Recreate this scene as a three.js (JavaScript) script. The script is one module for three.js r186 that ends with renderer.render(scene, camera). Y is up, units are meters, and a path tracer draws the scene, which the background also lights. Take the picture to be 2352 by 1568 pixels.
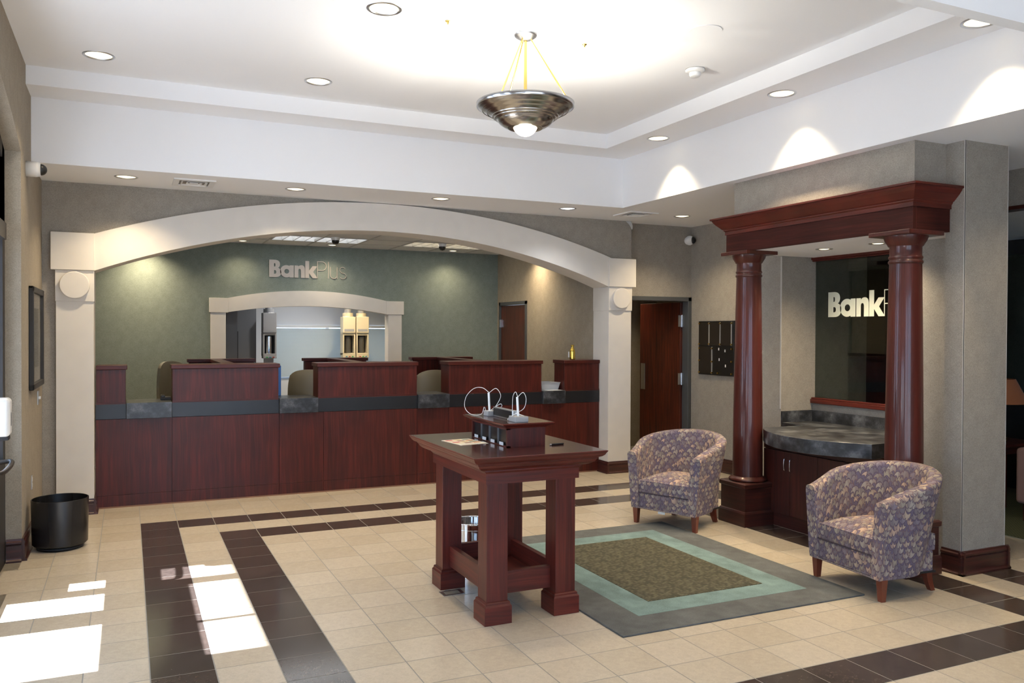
import * as THREE from 'three';
import { mergeGeometries } from 'three/addons/utils/BufferGeometryUtils.js';
import { RoundedBoxGeometry } from 'three/addons/geometries/RoundedBoxGeometry.js';
import { RectAreaLightUniformsLib } from 'three/addons/lights/RectAreaLightUniformsLib.js';

// ------------------------------------------------------------------ camera, sky, sun, exposure
RectAreaLightUniformsLib.init();
const scene = new THREE.Scene();
const camera = new THREE.PerspectiveCamera(44.555, 1.5, 0.05, 200);
camera.position.set(-0.100, 1.725, 8.133);
camera.rotation.set(-0.01122, -0.43207, 0.00418, 'YXZ');
camera.updateMatrixWorld(true); camera.updateProjectionMatrix();
const renderer = new THREE.WebGLRenderer({ antialias: true });
renderer.toneMapping = THREE.LinearToneMapping;
renderer.toneMappingExposure = 1.0;
renderer.shadowMap.enabled = true;
scene.background = new THREE.Color().setRGB(0.60, 0.865, 1.25);
scene.backgroundIntensity = 4.6;
const SUN_SLOPE = 0.754;                         // sun falls straight in through the left glazing, 37 degrees high
const sun = new THREE.DirectionalLight(new THREE.Color().setRGB(0.94, 0.97, 1.04), 52);
sun.position.set(-40, 40 * SUN_SLOPE, 2.6); sun.target.position.set(0, 0, 2.6);
sun.castShadow = true; sun.shadow.mapSize.set(2048, 2048);
Object.assign(sun.shadow.camera, { left: -14, right: 14, top: 14, bottom: -14, near: 1, far: 120 });
scene.add(sun, sun.target);

// ------------------------------------------------------------------ helpers
let seed = 12345;
const rnd = () => { seed = (seed * 1664525 + 1013904223) >>> 0; return seed / 4294967296; };
const lin = (r, g, b) => new THREE.Color().setRGB(r, g, b);
function noiseGrid(nx, ny, s0) {
  let s = s0 >>> 0; const a = new Float32Array(nx * ny);
  for (let i = 0; i < a.length; i++) { s = (s * 1664525 + 1013904223) >>> 0; a[i] = s / 4294967296; }
  return (u, v) => {                              // tileable value noise, u and v in 0..1
    const x = u * nx, y = v * ny, xi = Math.floor(x), yi = Math.floor(y), fx = x - xi, fy = y - yi;
    const sx = fx * fx * (3 - 2 * fx), sy = fy * fy * (3 - 2 * fy), w = (i, j) => a[(((yi + j) % ny + ny) % ny) * nx + (((xi + i) % nx + nx) % nx)];
    return (w(0, 0) * (1 - sx) + w(1, 0) * sx) * (1 - sy) + (w(0, 1) * (1 - sx) + w(1, 1) * sx) * sy;
  };
}
function dataTex(w, h, fn, repU = 1, repV = 1, srgb = true) {
  const d = new Uint8Array(w * h * 4);
  for (let y = 0; y < h; y++) for (let x = 0; x < w; x++) {
    const c = fn(x / w, y / h, x, y), o = (y * w + x) * 4;
    for (let k = 0; k < 3; k++) d[o + k] = Math.max(0, Math.min(255, Math.round((Array.isArray(c) ? c[k] : c) * 255)));
    d[o + 3] = 255;
  }
  const t = new THREE.DataTexture(d, w, h, THREE.RGBAFormat);
  t.wrapS = t.wrapT = THREE.RepeatWrapping; t.magFilter = THREE.LinearFilter; t.minFilter = THREE.LinearMipmapLinearFilter; t.generateMipmaps = true;
  t.repeat.set(repU, repV); if (srgb) t.colorSpace = THREE.SRGBColorSpace; t.needsUpdate = true; return t;
}
const mix = (a, b, t) => a.map((v, i) => v + (b[i] - v) * t);
const std = (o) => new THREE.MeshStandardMaterial(o);
const phys = (o) => new THREE.MeshPhysicalMaterial(o);

// texture coordinates in metres; the v axis follows the grain axis where it can
function metreUV(g, grain = 'y') {
  if (g.index) g = g.toNonIndexed();
  if (!g.attributes.normal) g.computeVertexNormals();
  const p = g.attributes.position, n = g.attributes.normal, uv = new Float32Array(p.count * 2), ax = 'xyz';
  for (let i = 0; i < p.count; i += 3) {
    let nn = [0, 0, 0];
    for (let k = 0; k < 3; k++) { nn[0] += Math.abs(n.getX(i + k)); nn[1] += Math.abs(n.getY(i + k)); nn[2] += Math.abs(n.getZ(i + k)); }
    const d = nn.indexOf(Math.max(...nn)); let rest = [0, 1, 2].filter((k) => k !== d), gi = ax.indexOf(grain);
    let vi = rest.includes(gi) ? gi : rest[1], ui = rest.find((k) => k !== vi);
    for (let k = 0; k < 3; k++) { const q = [p.getX(i + k), p.getY(i + k), p.getZ(i + k)]; uv[(i + k) * 2] = q[ui]; uv[(i + k) * 2 + 1] = q[vi]; }
  }
  g.setAttribute('uv', new THREE.BufferAttribute(uv, 2)); return g;
}
const bx = (x0, x1, y0, y1, z0, z1, grain) => metreUV(new THREE.BoxGeometry(x1 - x0, y1 - y0, z1 - z0).translate((x0 + x1) / 2, (y0 + y1) / 2, (z0 + z1) / 2), grain);
function rb(x0, x1, y0, y1, z0, z1, r = 0.006, grain = 'y', seg = 2) {
  r = Math.min(r, (x1 - x0) / 2.01, (y1 - y0) / 2.01, (z1 - z0) / 2.01);
  return metreUV(new RoundedBoxGeometry(x1 - x0, y1 - y0, z1 - z0, seg, r).translate((x0 + x1) / 2, (y0 + y1) / 2, (z0 + z1) / 2), grain);
}
const cyl = (r0, r1, y0, y1, x = 0, z = 0, seg = 32) => new THREE.CylinderGeometry(r1, r0, y1 - y0, seg).translate(x, (y0 + y1) / 2, z).toNonIndexed();
const lathe = (pts, seg = 48) => new THREE.LatheGeometry(pts.map(([r, y]) => new THREE.Vector2(r, y)), seg).toNonIndexed();
const tube = (pts, r, n = 40, closed = false) => new THREE.TubeGeometry(new THREE.CatmullRomCurve3(pts.map((p) => new THREE.Vector3(...p)), closed), n, r, 8, closed).toNonIndexed();
const rod = (a, b, r, seg = 10) => {
  const A = new THREE.Vector3(...a), B = new THREE.Vector3(...b), d = B.clone().sub(A), g = new THREE.CylinderGeometry(r, r, d.length(), seg);
  g.applyQuaternion(new THREE.Quaternion().setFromUnitVectors(new THREE.Vector3(0, 1, 0), d.clone().normalize())); const m = A.add(B).multiplyScalar(0.5);
  return g.translate(m.x, m.y, m.z).toNonIndexed();
};
const ex = (shape, z0, z1, o = {}) => new THREE.ExtrudeGeometry(shape, { depth: z1 - z0, bevelEnabled: false, curveSegments: 24, ...o }).translate(0, 0, z0);
function merge(list) { const l = list.map((g) => { const h = g.index ? g.toNonIndexed() : g; for (const k of Object.keys(h.attributes)) if (!['position', 'normal', 'uv'].includes(k)) h.deleteAttribute(k); return h; }); return l.length === 1 ? l[0] : mergeGeometries(l); }
// a moulding with mitred corners round a rectangle: profile of [outward offset, height]
function ringProfile(x0, x1, z0, z1, prof, grain = 'x', capped = true) {
  const pos = [], R = (o, y) => [[x0 - o, y, z0 - o], [x1 + o, y, z0 - o], [x1 + o, y, z1 + o], [x0 - o, y, z1 + o]];
  const quad = (a, b, c, d) => pos.push(...a, ...b, ...c, ...a, ...c, ...d);
  for (let k = 0; k + 1 < prof.length; k++) { const A = R(...prof[k]), B = R(...prof[k + 1]); for (let i = 0; i < 4; i++) { const j = (i + 1) % 4; quad(A[j], A[i], B[i], B[j]); } }
  if (capped) { const A = R(...prof[0]); quad(A[0], A[1], A[2], A[3]); const B = R(...prof[prof.length - 1]); quad(B[3], B[2], B[1], B[0]); }
  const g = new THREE.BufferGeometry(); g.setAttribute('position', new THREE.Float32BufferAttribute(pos, 3)); g.computeVertexNormals();
  const p = g.attributes.position, n = g.attributes.normal, uv = new Float32Array(p.count * 2);
  for (let i = 0; i < p.count; i++) {
    const ny = Math.abs(n.getY(i)), nx = Math.abs(n.getX(i)), nz = Math.abs(n.getZ(i));
    let along = nx > nz ? p.getZ(i) : p.getX(i), across = p.getY(i) + (nx > nz ? p.getX(i) : p.getZ(i));
    if (ny > 0.98) { along = grain === 'x' ? p.getX(i) : p.getZ(i); across = grain === 'x' ? p.getZ(i) : p.getX(i); }
    uv[2 * i] = across; uv[2 * i + 1] = along;
  }
  g.setAttribute('uv', new THREE.BufferAttribute(uv, 2)); return g;
}
const taken = new Map();
const numbered = (n) => { const c = taken.get(n) || 0; taken.set(n, c + 1); return c ? n + '_' + String(c).padStart(3, '0') : n; };
function mesh(name, g, m, parent) {
  const o = new THREE.Mesh(Array.isArray(g) ? merge(g) : g, m); o.name = parent === scene ? numbered(name) : name; o.castShadow = o.receiveShadow = true; parent.add(o); return o;
}
function thing(name, label, category, group, pos = [0, 0, 0], turn = 0) {
  const o = new THREE.Group(); o.name = numbered(name); o.position.set(...pos); o.rotation.y = turn; o.userData = { label, category }; if (group) o.userData.group = group; scene.add(o); return o;
}
const single = (name, label, category, g, m, group) => { const o = mesh(name, g, m, scene); o.userData = { label, category }; if (group) o.userData.group = group; return o; };
function dup(src, label, pos, turn, group) {
  const o = src.clone(); o.name = numbered(src.name.replace(/_\d{3}$/, '')); o.userData = { ...src.userData, label }; if (group) o.userData.group = group;
  if (pos) o.position.set(...pos); if (turn !== undefined) o.rotation.y = turn; scene.add(o); return o;
}
function struct(name, label, category) { const o = new THREE.Group(); o.name = name; o.userData = { kind: 'structure', label, category }; scene.add(o); return o; }

// ------------------------------------------------------------------ procedural materials
const nA = noiseGrid(8, 8, 11), nB = noiseGrid(24, 24, 22), nC = noiseGrid(90, 90, 33), nD = noiseGrid(256, 256, 44);
const nStreak = noiseGrid(110, 4, 55), nStreak2 = noiseGrid(40, 3, 66), nStreak3 = noiseGrid(220, 12, 77);
const woodTex = (lo, hi, rep) => dataTex(512, 512, (u, v) => {
  const w = u + 0.02 * (nA(u, v) - 0.5), t = 0.42 * nStreak(w, v) + 0.33 * nStreak2(w, v) + 0.25 * nStreak3(w, v);
  return mix(lo, hi, Math.pow(t, 1.25) * 1.25).map((c) => c * (0.93 + 0.14 * nA(v, u)));
}, 1 / rep, 1 / (rep * 1.6));
const woodT = woodTex([0.27, 0.103, 0.08], [0.41, 0.158, 0.117], 0.8);
const woodDarkT = woodTex([0.185, 0.083, 0.07], [0.30, 0.132, 0.107], 0.8);
const woodColT = woodTex([0.25, 0.10, 0.08], [0.33, 0.135, 0.105], 0.8);
const doorT = woodTex([0.17, 0.06, 0.04], [0.42, 0.17, 0.09], 0.7);
const M = {};
M.wood = phys({ map: woodT, roughness: 0.42, clearcoat: 0.2, clearcoatRoughness: 0.25, specularIntensity: 0.6 });
M.woodGloss = phys({ map: woodColT, roughness: 0.42, specularIntensity: 0.6, clearcoat: 0.5, clearcoatRoughness: 0.1 });
M.woodCounter = phys({ map: woodTex([0.225, 0.088, 0.068], [0.355, 0.136, 0.10], 0.8), roughness: 0.42, clearcoat: 0.2, clearcoatRoughness: 0.25, specularIntensity: 0.5 });
M.woodMatte = phys({ map: woodDarkT, roughness: 0.6, specularIntensity: 0.35 });
M.woodTop = phys({ map: woodDarkT, roughness: 0.25, clearcoat: 0.7, clearcoatRoughness: 0.08 });
M.woodDark = phys({ map: woodDarkT, roughness: 0.42, clearcoat: 0.4, clearcoatRoughness: 0.25 });
M.door = phys({ map: doorT, roughness: 0.35, clearcoat: 0.4, clearcoatRoughness: 0.2 });
const weave = (base, amp, rep) => dataTex(512, 512, (u, v, x, y) => { const t = (nD(u, v) - 0.5) * 0.9 + (nC(u * 1, v) - 0.5) * 0.5 + (nA(u, v) - 0.5) * 0.25 + ((x + y) % 4 < 2 ? 0.04 : -0.04); return base.map((c) => c * (1 + amp * t)); }, rep, rep);
M.wall = std({ map: weave([0.60, 0.575, 0.54], 0.22, 1 / 0.45), roughness: 0.9 });
M.wallTan = std({ map: weave([0.60, 0.56, 0.50], 0.22, 1 / 0.45), roughness: 0.9 });
M.wallGreen = std({ map: weave([0.50, 0.54, 0.515], 0.22, 1 / 0.45), roughness: 0.9 });
M.paint = std({ color: lin(0.80, 0.80, 0.80), roughness: 0.75 });
M.ceiling = std({ color: lin(0.88, 0.885, 0.90), roughness: 0.9 });
M.cream = std({ map: dataTex(256, 256, (u, v) => [0.865, 0.845, 0.815].map((c) => c * (0.99 + 0.02 * nB(u, v))), 0.5, 0.5), roughness: 0.7 });
const tileMap = (base, amp, s) => dataTex(256, 256, (u, v) => { const t = (nB(u, v + s) - 0.5) * 0.6 + (nC(u + s, v) - 0.5) * 0.7 + (nD(u, v) - 0.5) * 0.6; return base.map((c) => c * (1 + amp * t)); }, 1 / 0.61, 1 / 0.61);
M.tiles = [[0.752, 0.703, 0.63], [0.738, 0.688, 0.614], [0.763, 0.715, 0.645]].map((b, i) => phys({ map: tileMap(b, 0.06, i * 0.37), roughness: 0.26 }));
M.darkTiles = [[0.285, 0.245, 0.225], [0.27, 0.235, 0.218]].map((b, i) => phys({ map: tileMap(b, 0.28, i * 0.31), roughness: 0.14 }));
M.grout = std({ color: lin(0.26, 0.25, 0.225), roughness: 0.95 });
M.bronze = phys({ color: lin(0.035, 0.03, 0.028), roughness: 0.4, metalness: 0.5 });
M.black = phys({ color: lin(0.012, 0.012, 0.013), roughness: 0.28 });
M.blackMatte = std({ color: lin(0.02, 0.02, 0.022), roughness: 0.6 });
M.blackLam = phys({ color: lin(0.012, 0.012, 0.014), roughness: 0.32 });
const stoneFn = (lo, hi) => (u, v) => { const t = Math.pow(Math.abs(nA(u, v) * 0.55 + nB(u, v) * 0.35 + nC(u, v) * 0.2 - 0.05), 1.8) * 1.5; return mix(lo, hi, Math.min(1, t)); };
M.stone = phys({ map: dataTex(512, 512, stoneFn([0.12, 0.125, 0.135], [0.42, 0.43, 0.45]), 1.1, 1.1), roughness: 0.3 });
M.chrome = std({ color: lin(0.80, 0.81, 0.83), metalness: 1, roughness: 0.08 });
M.nickel = std({ color: lin(0.50, 0.505, 0.52), metalness: 1, roughness: 0.2 });
M.steel = std({ color: lin(0.62, 0.63, 0.65), metalness: 1, roughness: 0.3 });
M.brass = std({ color: lin(0.80, 0.58, 0.17), metalness: 1, roughness: 0.22 });
M.gold = std({ color: lin(0.72, 0.50, 0.10), metalness: 1, roughness: 0.22 });
M.guard = std({ color: lin(0.52, 0.50, 0.47), roughness: 0.5 });
M.gridGrey = std({ color: lin(0.42, 0.41, 0.40), roughness: 0.6 });
M.white = phys({ color: lin(0.80, 0.80, 0.79), roughness: 0.4 });
M.whiteGloss = phys({ color: lin(0.86, 0.86, 0.85), roughness: 0.15 });
M.greyPlastic = std({ color: lin(0.36, 0.355, 0.35), roughness: 0.45 });
M.frameGrey = std({ color: lin(0.075, 0.08, 0.085), roughness: 0.5 });
M.glass = phys({ color: 0xffffff, transmission: 1, roughness: 0, thickness: 0, ior: 1.5 });
M.tintGlass = phys({ color: lin(0.62, 0.66, 0.64), transmission: 1, roughness: 0, thickness: 0, ior: 1.5 });
M.concrete = std({ color: lin(0.33, 0.33, 0.33), roughness: 0.95 });
M.acoustic = std({ map: dataTex(256, 256, (u, v) => { const t = nD(u, v); return [0.86, 0.86, 0.855].map((c) => c * (t > 0.86 ? 0.8 : 0.97 + 0.03 * t)); }, 2.2, 2.2), roughness: 0.95 });
M.lampWarm = std({ color: lin(0.9, 0.8, 0.6), emissive: lin(1.0, 0.86, 0.60), emissiveIntensity: 2.4 });
M.lampCool = std({ color: lin(0.9, 0.9, 0.9), emissive: lin(0.95, 0.98, 1.0), emissiveIntensity: 3.0 });
M.reflWarm = std({ color: lin(0.92, 0.84, 0.68), metalness: 1, roughness: 0.18 });
M.globe = std({ color: lin(0.9, 0.88, 0.8), emissive: lin(1.0, 0.90, 0.72), emissiveIntensity: 2.2 });

// ------------------------------------------------------------------ floor
const T = 0.305, FX0 = -3, FX1 = 34, FZ0 = -3, FZ1 = 30;
{
  const floor = struct('floor', 'lobby floor of beige ceramic tiles with double dark brown tile border bands', 'floor');
  mesh('grout_bed', bx(-1.02, 9.6, -0.12, -0.0009, -0.98, 9.1), M.grout, floor);
  const inFrame = (x, z) => { const v = new THREE.Vector3(x, 0, z).project(camera); const d = new THREE.Vector3(x, 0, z).sub(camera.position); return { ok: v.z < 1 && Math.abs(v.x) < 1.04 && Math.abs(v.y) < 1.04 && d.dot(camera.getWorldDirection(new THREE.Vector3())) > 0.3, a: 1 / Math.pow(d.length(), 3) }; };
  const dark = (i, j) => { const band = (a, b) => i >= a && i <= b && j >= a && j <= b && (i === a || i === b || j === a || j === b); return band(0, 18) || band(2, 16); };
  const cells = [];
  for (let i = FX0; i < FX1; i++) for (let j = FZ0; j < FZ1; j++) { const x = (i + 0.5) * T, z = (j + 0.5) * T; if (x > 9.3 || z > 8.9) continue; if (x > 6.75 && z > -0.6) continue; cells.push({ i, j, x, z, d: dark(i, j), ...inFrame(x, z) }); }
  cells.sort((a, b) => (b.ok - a.ok) || b.a - a.a);
  const tg = metreUV(new THREE.BoxGeometry(T - 0.006, 0.02, T - 0.006).translate(0, -0.01, 0));
  const count = { tile: 0, dark_tile: 0 }, rest = [];
  for (const c of cells) {
    const kind = c.d ? 'dark_tile' : 'tile';
    if (c.ok && count[kind] < 298) {
      count[kind]++; const mats = c.d ? M.darkTiles : M.tiles;
      const m = mesh(kind, tg, mats[(c.i * 7 + c.j * 13 + 70) % mats.length], floor); m.position.set(c.x, (rnd() - 0.5) * 0.0003, c.z);
    } else rest.push(c);
  }
  const gs = rest.map((c) => { const g = tg.clone().translate(c.x, -0.0002, c.z); const k = c.d ? [0.062, 0.045, 0.039] : [0.53, 0.45, 0.34]; const col = new Float32Array(g.attributes.position.count * 3); for (let q = 0; q < col.length; q++) col[q] = k[q % 3]; g.setAttribute('color', new THREE.BufferAttribute(col, 3)); return g; });
  if (gs.length) { const m = mesh('remaining_tiles', mergeGeometries(gs), phys({ vertexColors: true, roughness: 0.32 }), floor); m.userData.kind = 'stuff'; }
  const back = struct('floor_teller', 'dark carpeted floor behind the teller counter', 'floor');
  mesh('carpet', bx(-1.02, 9.6, -0.12, -0.001, -6.6, -0.985), std({ color: lin(0.48, 0.44, 0.38), roughness: 0.9 }), back);
}
// outside ground
{ const g = struct('floor_outside', 'pale concrete paving outside the building', 'ground'); mesh('paving', bx(-45, 45, -0.3, -0.14, -45, 45), M.concrete, g); }

// ------------------------------------------------------------------ room shell
const H1 = 3.105, HT = 3.64, H3 = 3.787;
const LX = -0.82, LX0 = -1.02;
const shapeFrom = (pts) => { const s = new THREE.Shape(); pts.forEach(([x, y], i) => (i ? s.lineTo(x, y) : s.moveTo(x, y))); s.closePath(); return s; };
const toX = (g, x) => g.rotateY(Math.PI / 2).translate(x, 0, 0);   // shape drawn in (-z, y) -> stands in the plane x
{
  const w = struct('wall_left', 'left wall covered in taupe woven wallpaper with an arched glazed opening', 'wall');
  // drawn with horizontal = -z so that rotating puts it along z
  const s = shapeFrom([[-9.1, 0], [6.8, 0], [6.8, 3.95], [-9.1, 3.95]]);
  const h = new THREE.Path(); h.moveTo(-0.97, 0.0); h.lineTo(-0.97, 3.05); h.quadraticCurveTo(-2.9, 3.72, -4.83, 3.05); h.lineTo(-4.83, 0.0); h.closePath(); s.holes.push(h);
  const h2 = new THREE.Path(); h2.moveTo(-5.9, 0.6); h2.lineTo(-5.9, 1.6); h2.lineTo(-8.5, 1.6); h2.lineTo(-8.5, 0.6); h2.closePath(); s.holes.push(h2);
  const g = ex(s, 0, 0.2).rotateY(Math.PI / 2).translate(LX0, 0, 0);
  mesh('wallcovering', metreUV(g), M.wallTan, w);
}
{
  const w = struct('wall_front', 'entrance wall with tall glazing', 'wall');
  const s = shapeFrom([[-1.02, 0], [9.6, 0], [9.6, 3.95], [-1.02, 3.95]]);
  const add = (x0, x1, y0, y1) => { const h = new THREE.Path(); h.moveTo(x0, y0); h.lineTo(x1, y0); h.lineTo(x1, y1); h.lineTo(x0, y1); h.closePath(); s.holes.push(h); };
  add(-0.6, 1.5, 0.08, 2.5); add(1.7, 3.9, 0.08, 2.5);
  mesh('wallcovering', metreUV(ex(s, 9.1, 9.3)), M.wall, w);
  let n = 10;
  for (const [x0, x1] of [[-0.6, 1.5], [1.7, 3.9]]) {
    const wn = struct('window_' + n++, 'tall entrance window with bronze frame', 'window'); const xm = (x0 + x1) / 2;
    for (const b of [[x0, x0 + 0.05, 0.08, 2.5], [x1 - 0.05, x1, 0.08, 2.5], [xm - 0.025, xm + 0.025, 0.08, 2.5], [x0, x1, 0.08, 0.14], [x0, x1, 2.45, 2.5]]) mesh('frame_bar', bx(b[0], b[1], b[2], b[3], 9.16, 9.22), M.bronze, wn);
    mesh('pane', bx(x0 + 0.05, x1 - 0.05, 0.14, 2.45, 9.187, 9.19), M.glass, wn);
  }
}
{ // side window of the entrance end
  const wn = struct('window_9', 'wide bronze framed window in the left wall at the entrance end', 'window');
  for (const b of [[5.9, 5.95, 0.6, 1.6], [8.45, 8.5, 0.6, 1.6], [7.17, 7.23, 0.6, 1.6], [5.9, 8.5, 0.6, 0.66], [5.9, 8.5, 1.54, 1.6]]) mesh('frame_bar', bx(-0.96, -0.90, b[2], b[3], b[0], b[1]), M.bronze, wn);
  mesh('pane', bx(-0.932, -0.929, 0.66, 1.54, 5.95, 8.45), M.glass, wn);
}
{ // far outer walls, closing the building
  const w = struct('wall_outer', 'outer walls closing the building behind the lounge and the drive-up room', 'wall');
  mesh('lounge_end', bx(6.6, 9.6, 0, 3.95, -0.95, -0.8), M.wall, w);
  mesh('corridor_end', bx(5.4, 9.6, 0, 3.95, -2.75, -2.6), M.wallTan, w);
  mesh('corridor_side', bx(7.3, 7.45, 0, 3.95, -2.6, -0.95), M.wallTan, w);
}
// downlight holes
const holeAt = (s, x, z, r) => { const h = new THREE.Path(); h.absarc(x, -z, r, 0, Math.PI * 2, true); s.holes.push(h); };
const slab = (pts, holes, y0, y1, r = 0.095) => { const s = shapeFrom(pts.map(([x, z]) => [x, -z])); holes.forEach(([x, z, q]) => holeAt(s, x, z, q || r)); return metreUV(new THREE.ExtrudeGeometry(s, { depth: y1 - y0, bevelEnabled: false, curveSegments: 28 }).rotateX(-Math.PI / 2).translate(0, y0, 0)); };
const FZ = 0.25, FXR = 4.88, TZ = 0.64, TX = 4.43, BZ0 = 5.64, BZ1 = 5.71;
const dlCeil = [[1.39, 2.93], [-0.296, 1.13], [1.33, 1.19], [1.36, 4.74], [3.05, 4.74], [1.36, 6.54], [3.05, 6.54]];
const dlTier = [[4.655, 1.25], [4.655, 2.96], [4.655, 4.67]];
const dlLow = [[-0.112, -0.14], [1.382, -0.12], [2.853, -0.05], [4.359, -0.07], [5.862, 0.0], [5.75, 4.95]];
{
  const c = struct('ceiling', 'white tray ceiling with stepped recess and dropped perimeter soffit', 'ceiling');
  mesh('upper_ceiling', slab([[-1.02, -1.0], [9.6, -1.0], [9.6, 9.3], [-1.02, 9.3]], dlCeil.map((p) => p), H3, 3.95), M.ceiling, c);
  // step of the tray: two strips in one L
  mesh('step_soffit', slab([[LX, FZ], [FXR, FZ], [FXR, BZ0], [TX, BZ0], [TX, TZ], [LX, TZ]], dlTier, HT, H3 + 0.001), M.ceiling, c);
  mesh('low_soffit', slab([[LX, -0.97], [9.5, -0.97], [9.5, 9.1], [FXR, 9.1], [FXR, FZ], [LX, FZ]], dlLow, H1, H3 + 0.001), M.ceiling, c);
  mesh('header_beam', bx(LX, FXR, H1, H3, BZ0, BZ1), M.paint, c);
}

// ------------------------------------------------------------------ baseboards
function baseboard(parent, a, b, n, h = 0.17) {    // a,b: [x,z] ends on the wall face; n: outward normal
  const len = Math.hypot(b[0] - a[0], b[1] - a[1]), along = Math.abs(b[0] - a[0]) > Math.abs(b[1] - a[1]);
  const prof = [[0, 0], [0.034, 0], [0.034, 0.012], [0.022, 0.022], [0.02, 0.03], [0.02, h - 0.05], [0.015, h - 0.042], [0.022, h - 0.034], [0.022, h - 0.022], [0.014, h - 0.012], [0.012, h], [0, h]];
  const g = new THREE.ExtrudeGeometry(shapeFrom(prof), { depth: len, bevelEnabled: false });
  const B = new THREE.Matrix4(); const N = new THREE.Vector3(n[0], 0, n[1]), D = new THREE.Vector3((b[0] - a[0]) / len, 0, (b[1] - a[1]) / len);
  if (new THREE.Vector3().crossVectors(N, new THREE.Vector3(0, 1, 0)).dot(D) < 0) { const t = a; a = b; b = t; D.negate(); }
  B.makeBasis(N, new THREE.Vector3(0, 1, 0), D); g.applyMatrix4(B).translate(a[0], 0, a[1]);
  return mesh('board', metreUV(g, along ? 'x' : 'z'), M.woodDark, parent);
}
{
  const b = struct('baseboard_left', 'dark mahogany baseboard along the left wall', 'baseboard');
  baseboard(b, [LX, -0.66], [LX, 0.97], [1, 0]); baseboard(b, [LX, 0.97], [LX0 + 0.1, 0.97], [0, 1]); baseboard(b, [LX, 4.83], [LX, 9.1], [1, 0]);
}

// ------------------------------------------------------------------ teller arch (white surround) and the wall it stands in
const ZA = -0.62, ZAB = -0.99, AI = { x0: -0.385, x1: 5.226, y: 2.285, top: 2.805 }, AO = { x0: -0.385, x1: 5.272, y: 2.632, top: 3.10 };
const arcPts = (a, n = 48) => { const h = (a.x1 - a.x0) / 2, r = a.top - a.y, R = (h * h + r * r) / (2 * r), cx = (a.x0 + a.x1) / 2, cy = a.top - R, o = []; for (let i = 0; i <= n; i++) { const x = a.x0 + (a.x1 - a.x0) * i / n; o.push([x, cy + Math.sqrt(Math.max(0, R * R - (x - cx) ** 2))]); } return o; };
{
  const w = struct('wall_back', 'taupe wallpapered wall above and beside the cream arch over the teller counter', 'wall');
  const top = arcPts(AO).map(([x, y]) => [x, Math.min(y - 0.03, H1 - 0.02)]);
  mesh('wallcovering', metreUV(ex(shapeFrom([[-0.82, 0], [-0.66, 0], [-0.66, 2.6], ...top, [5.5, 2.6], [5.5, 0], [5.585, 0], [5.585, H1], [-0.82, H1]]), -0.97, -0.665)), M.wall, w);
  // torn flap of wallcovering curling down at the top corner
  const fp = []; for (let i = 0; i <= 6; i++) for (const k of [0, 1]) { const t = i / 6; fp.push(new THREE.Vector3(5.575 - (1 - k) * 0.085 * (1 - t * 0.7), H1 - 0.004 - 0.10 * t, -0.655 + 0.05 * Math.sin(t * 2.2) * (1 - k * 0.3))); }
  const gp = []; for (let i = 0; i < 6; i++) { const [a, b2, c, d] = [fp[2 * i], fp[2 * i + 1], fp[2 * i + 2], fp[2 * i + 3]]; for (const v of [a, c, b2, b2, c, d]) gp.push(v.x, v.y, v.z); }
  const fg = new THREE.BufferGeometry(); fg.setAttribute('position', new THREE.Float32BufferAttribute(gp, 3)); fg.computeVertexNormals();
  mesh('peeling_flap', metreUV(fg), std({ color: lin(0.75, 0.75, 0.74), roughness: 0.9, side: THREE.DoubleSide }), w);

  const a = struct('trim_1', 'cream arched surround with square columns and roundels framing the teller counter', 'arch');
  mesh('arch_band', metreUV(ex(shapeFrom([...arcPts(AO), ...arcPts(AI).reverse()]), ZAB, ZA + 0.012)), M.cream, a);
  for (const [c0, c1, b0, b1] of [[-0.705, -0.39, -0.745, -0.384], [5.235, 5.56, 5.226, 5.61]]) {
    mesh('column_shaft', rb(c0, c1, 0.14, 2.285, ZAB, ZA, 0.004), M.cream, a);
    mesh('impost_block', rb(b0, b1, 2.285, 2.632, ZAB, ZA + 0.03, 0.004), M.cream, a);
    const pl = mesh('plaque', rb(c0 - 0.004, c1 + 0.004, 1.995, 2.284, ZAB, ZA + 0.012, 0.003), M.cream, a);
    const cx = (c0 + c1) / 2; const disc = new THREE.ExtrudeGeometry(new THREE.Shape().absarc(0, 0, 0.118, 0, Math.PI * 2, false), { depth: 0.022, bevelEnabled: true, bevelSize: 0.008, bevelThickness: 0.008, bevelSegments: 3, curveSegments: 40 });
    mesh('roundel', metreUV(disc.translate(cx, 2.145, ZA + 0.02)), M.cream, pl);
    baseboard(a, [c0, ZA], [c1, ZA], [0, 1], 0.145); baseboard(a, [c0, ZAB], [c0, ZA + 0.03], [-1, 0], 0.145); baseboard(a, [c1, ZAB], [c1, ZA + 0.03], [1, 0], 0.145);
  }
}
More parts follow.
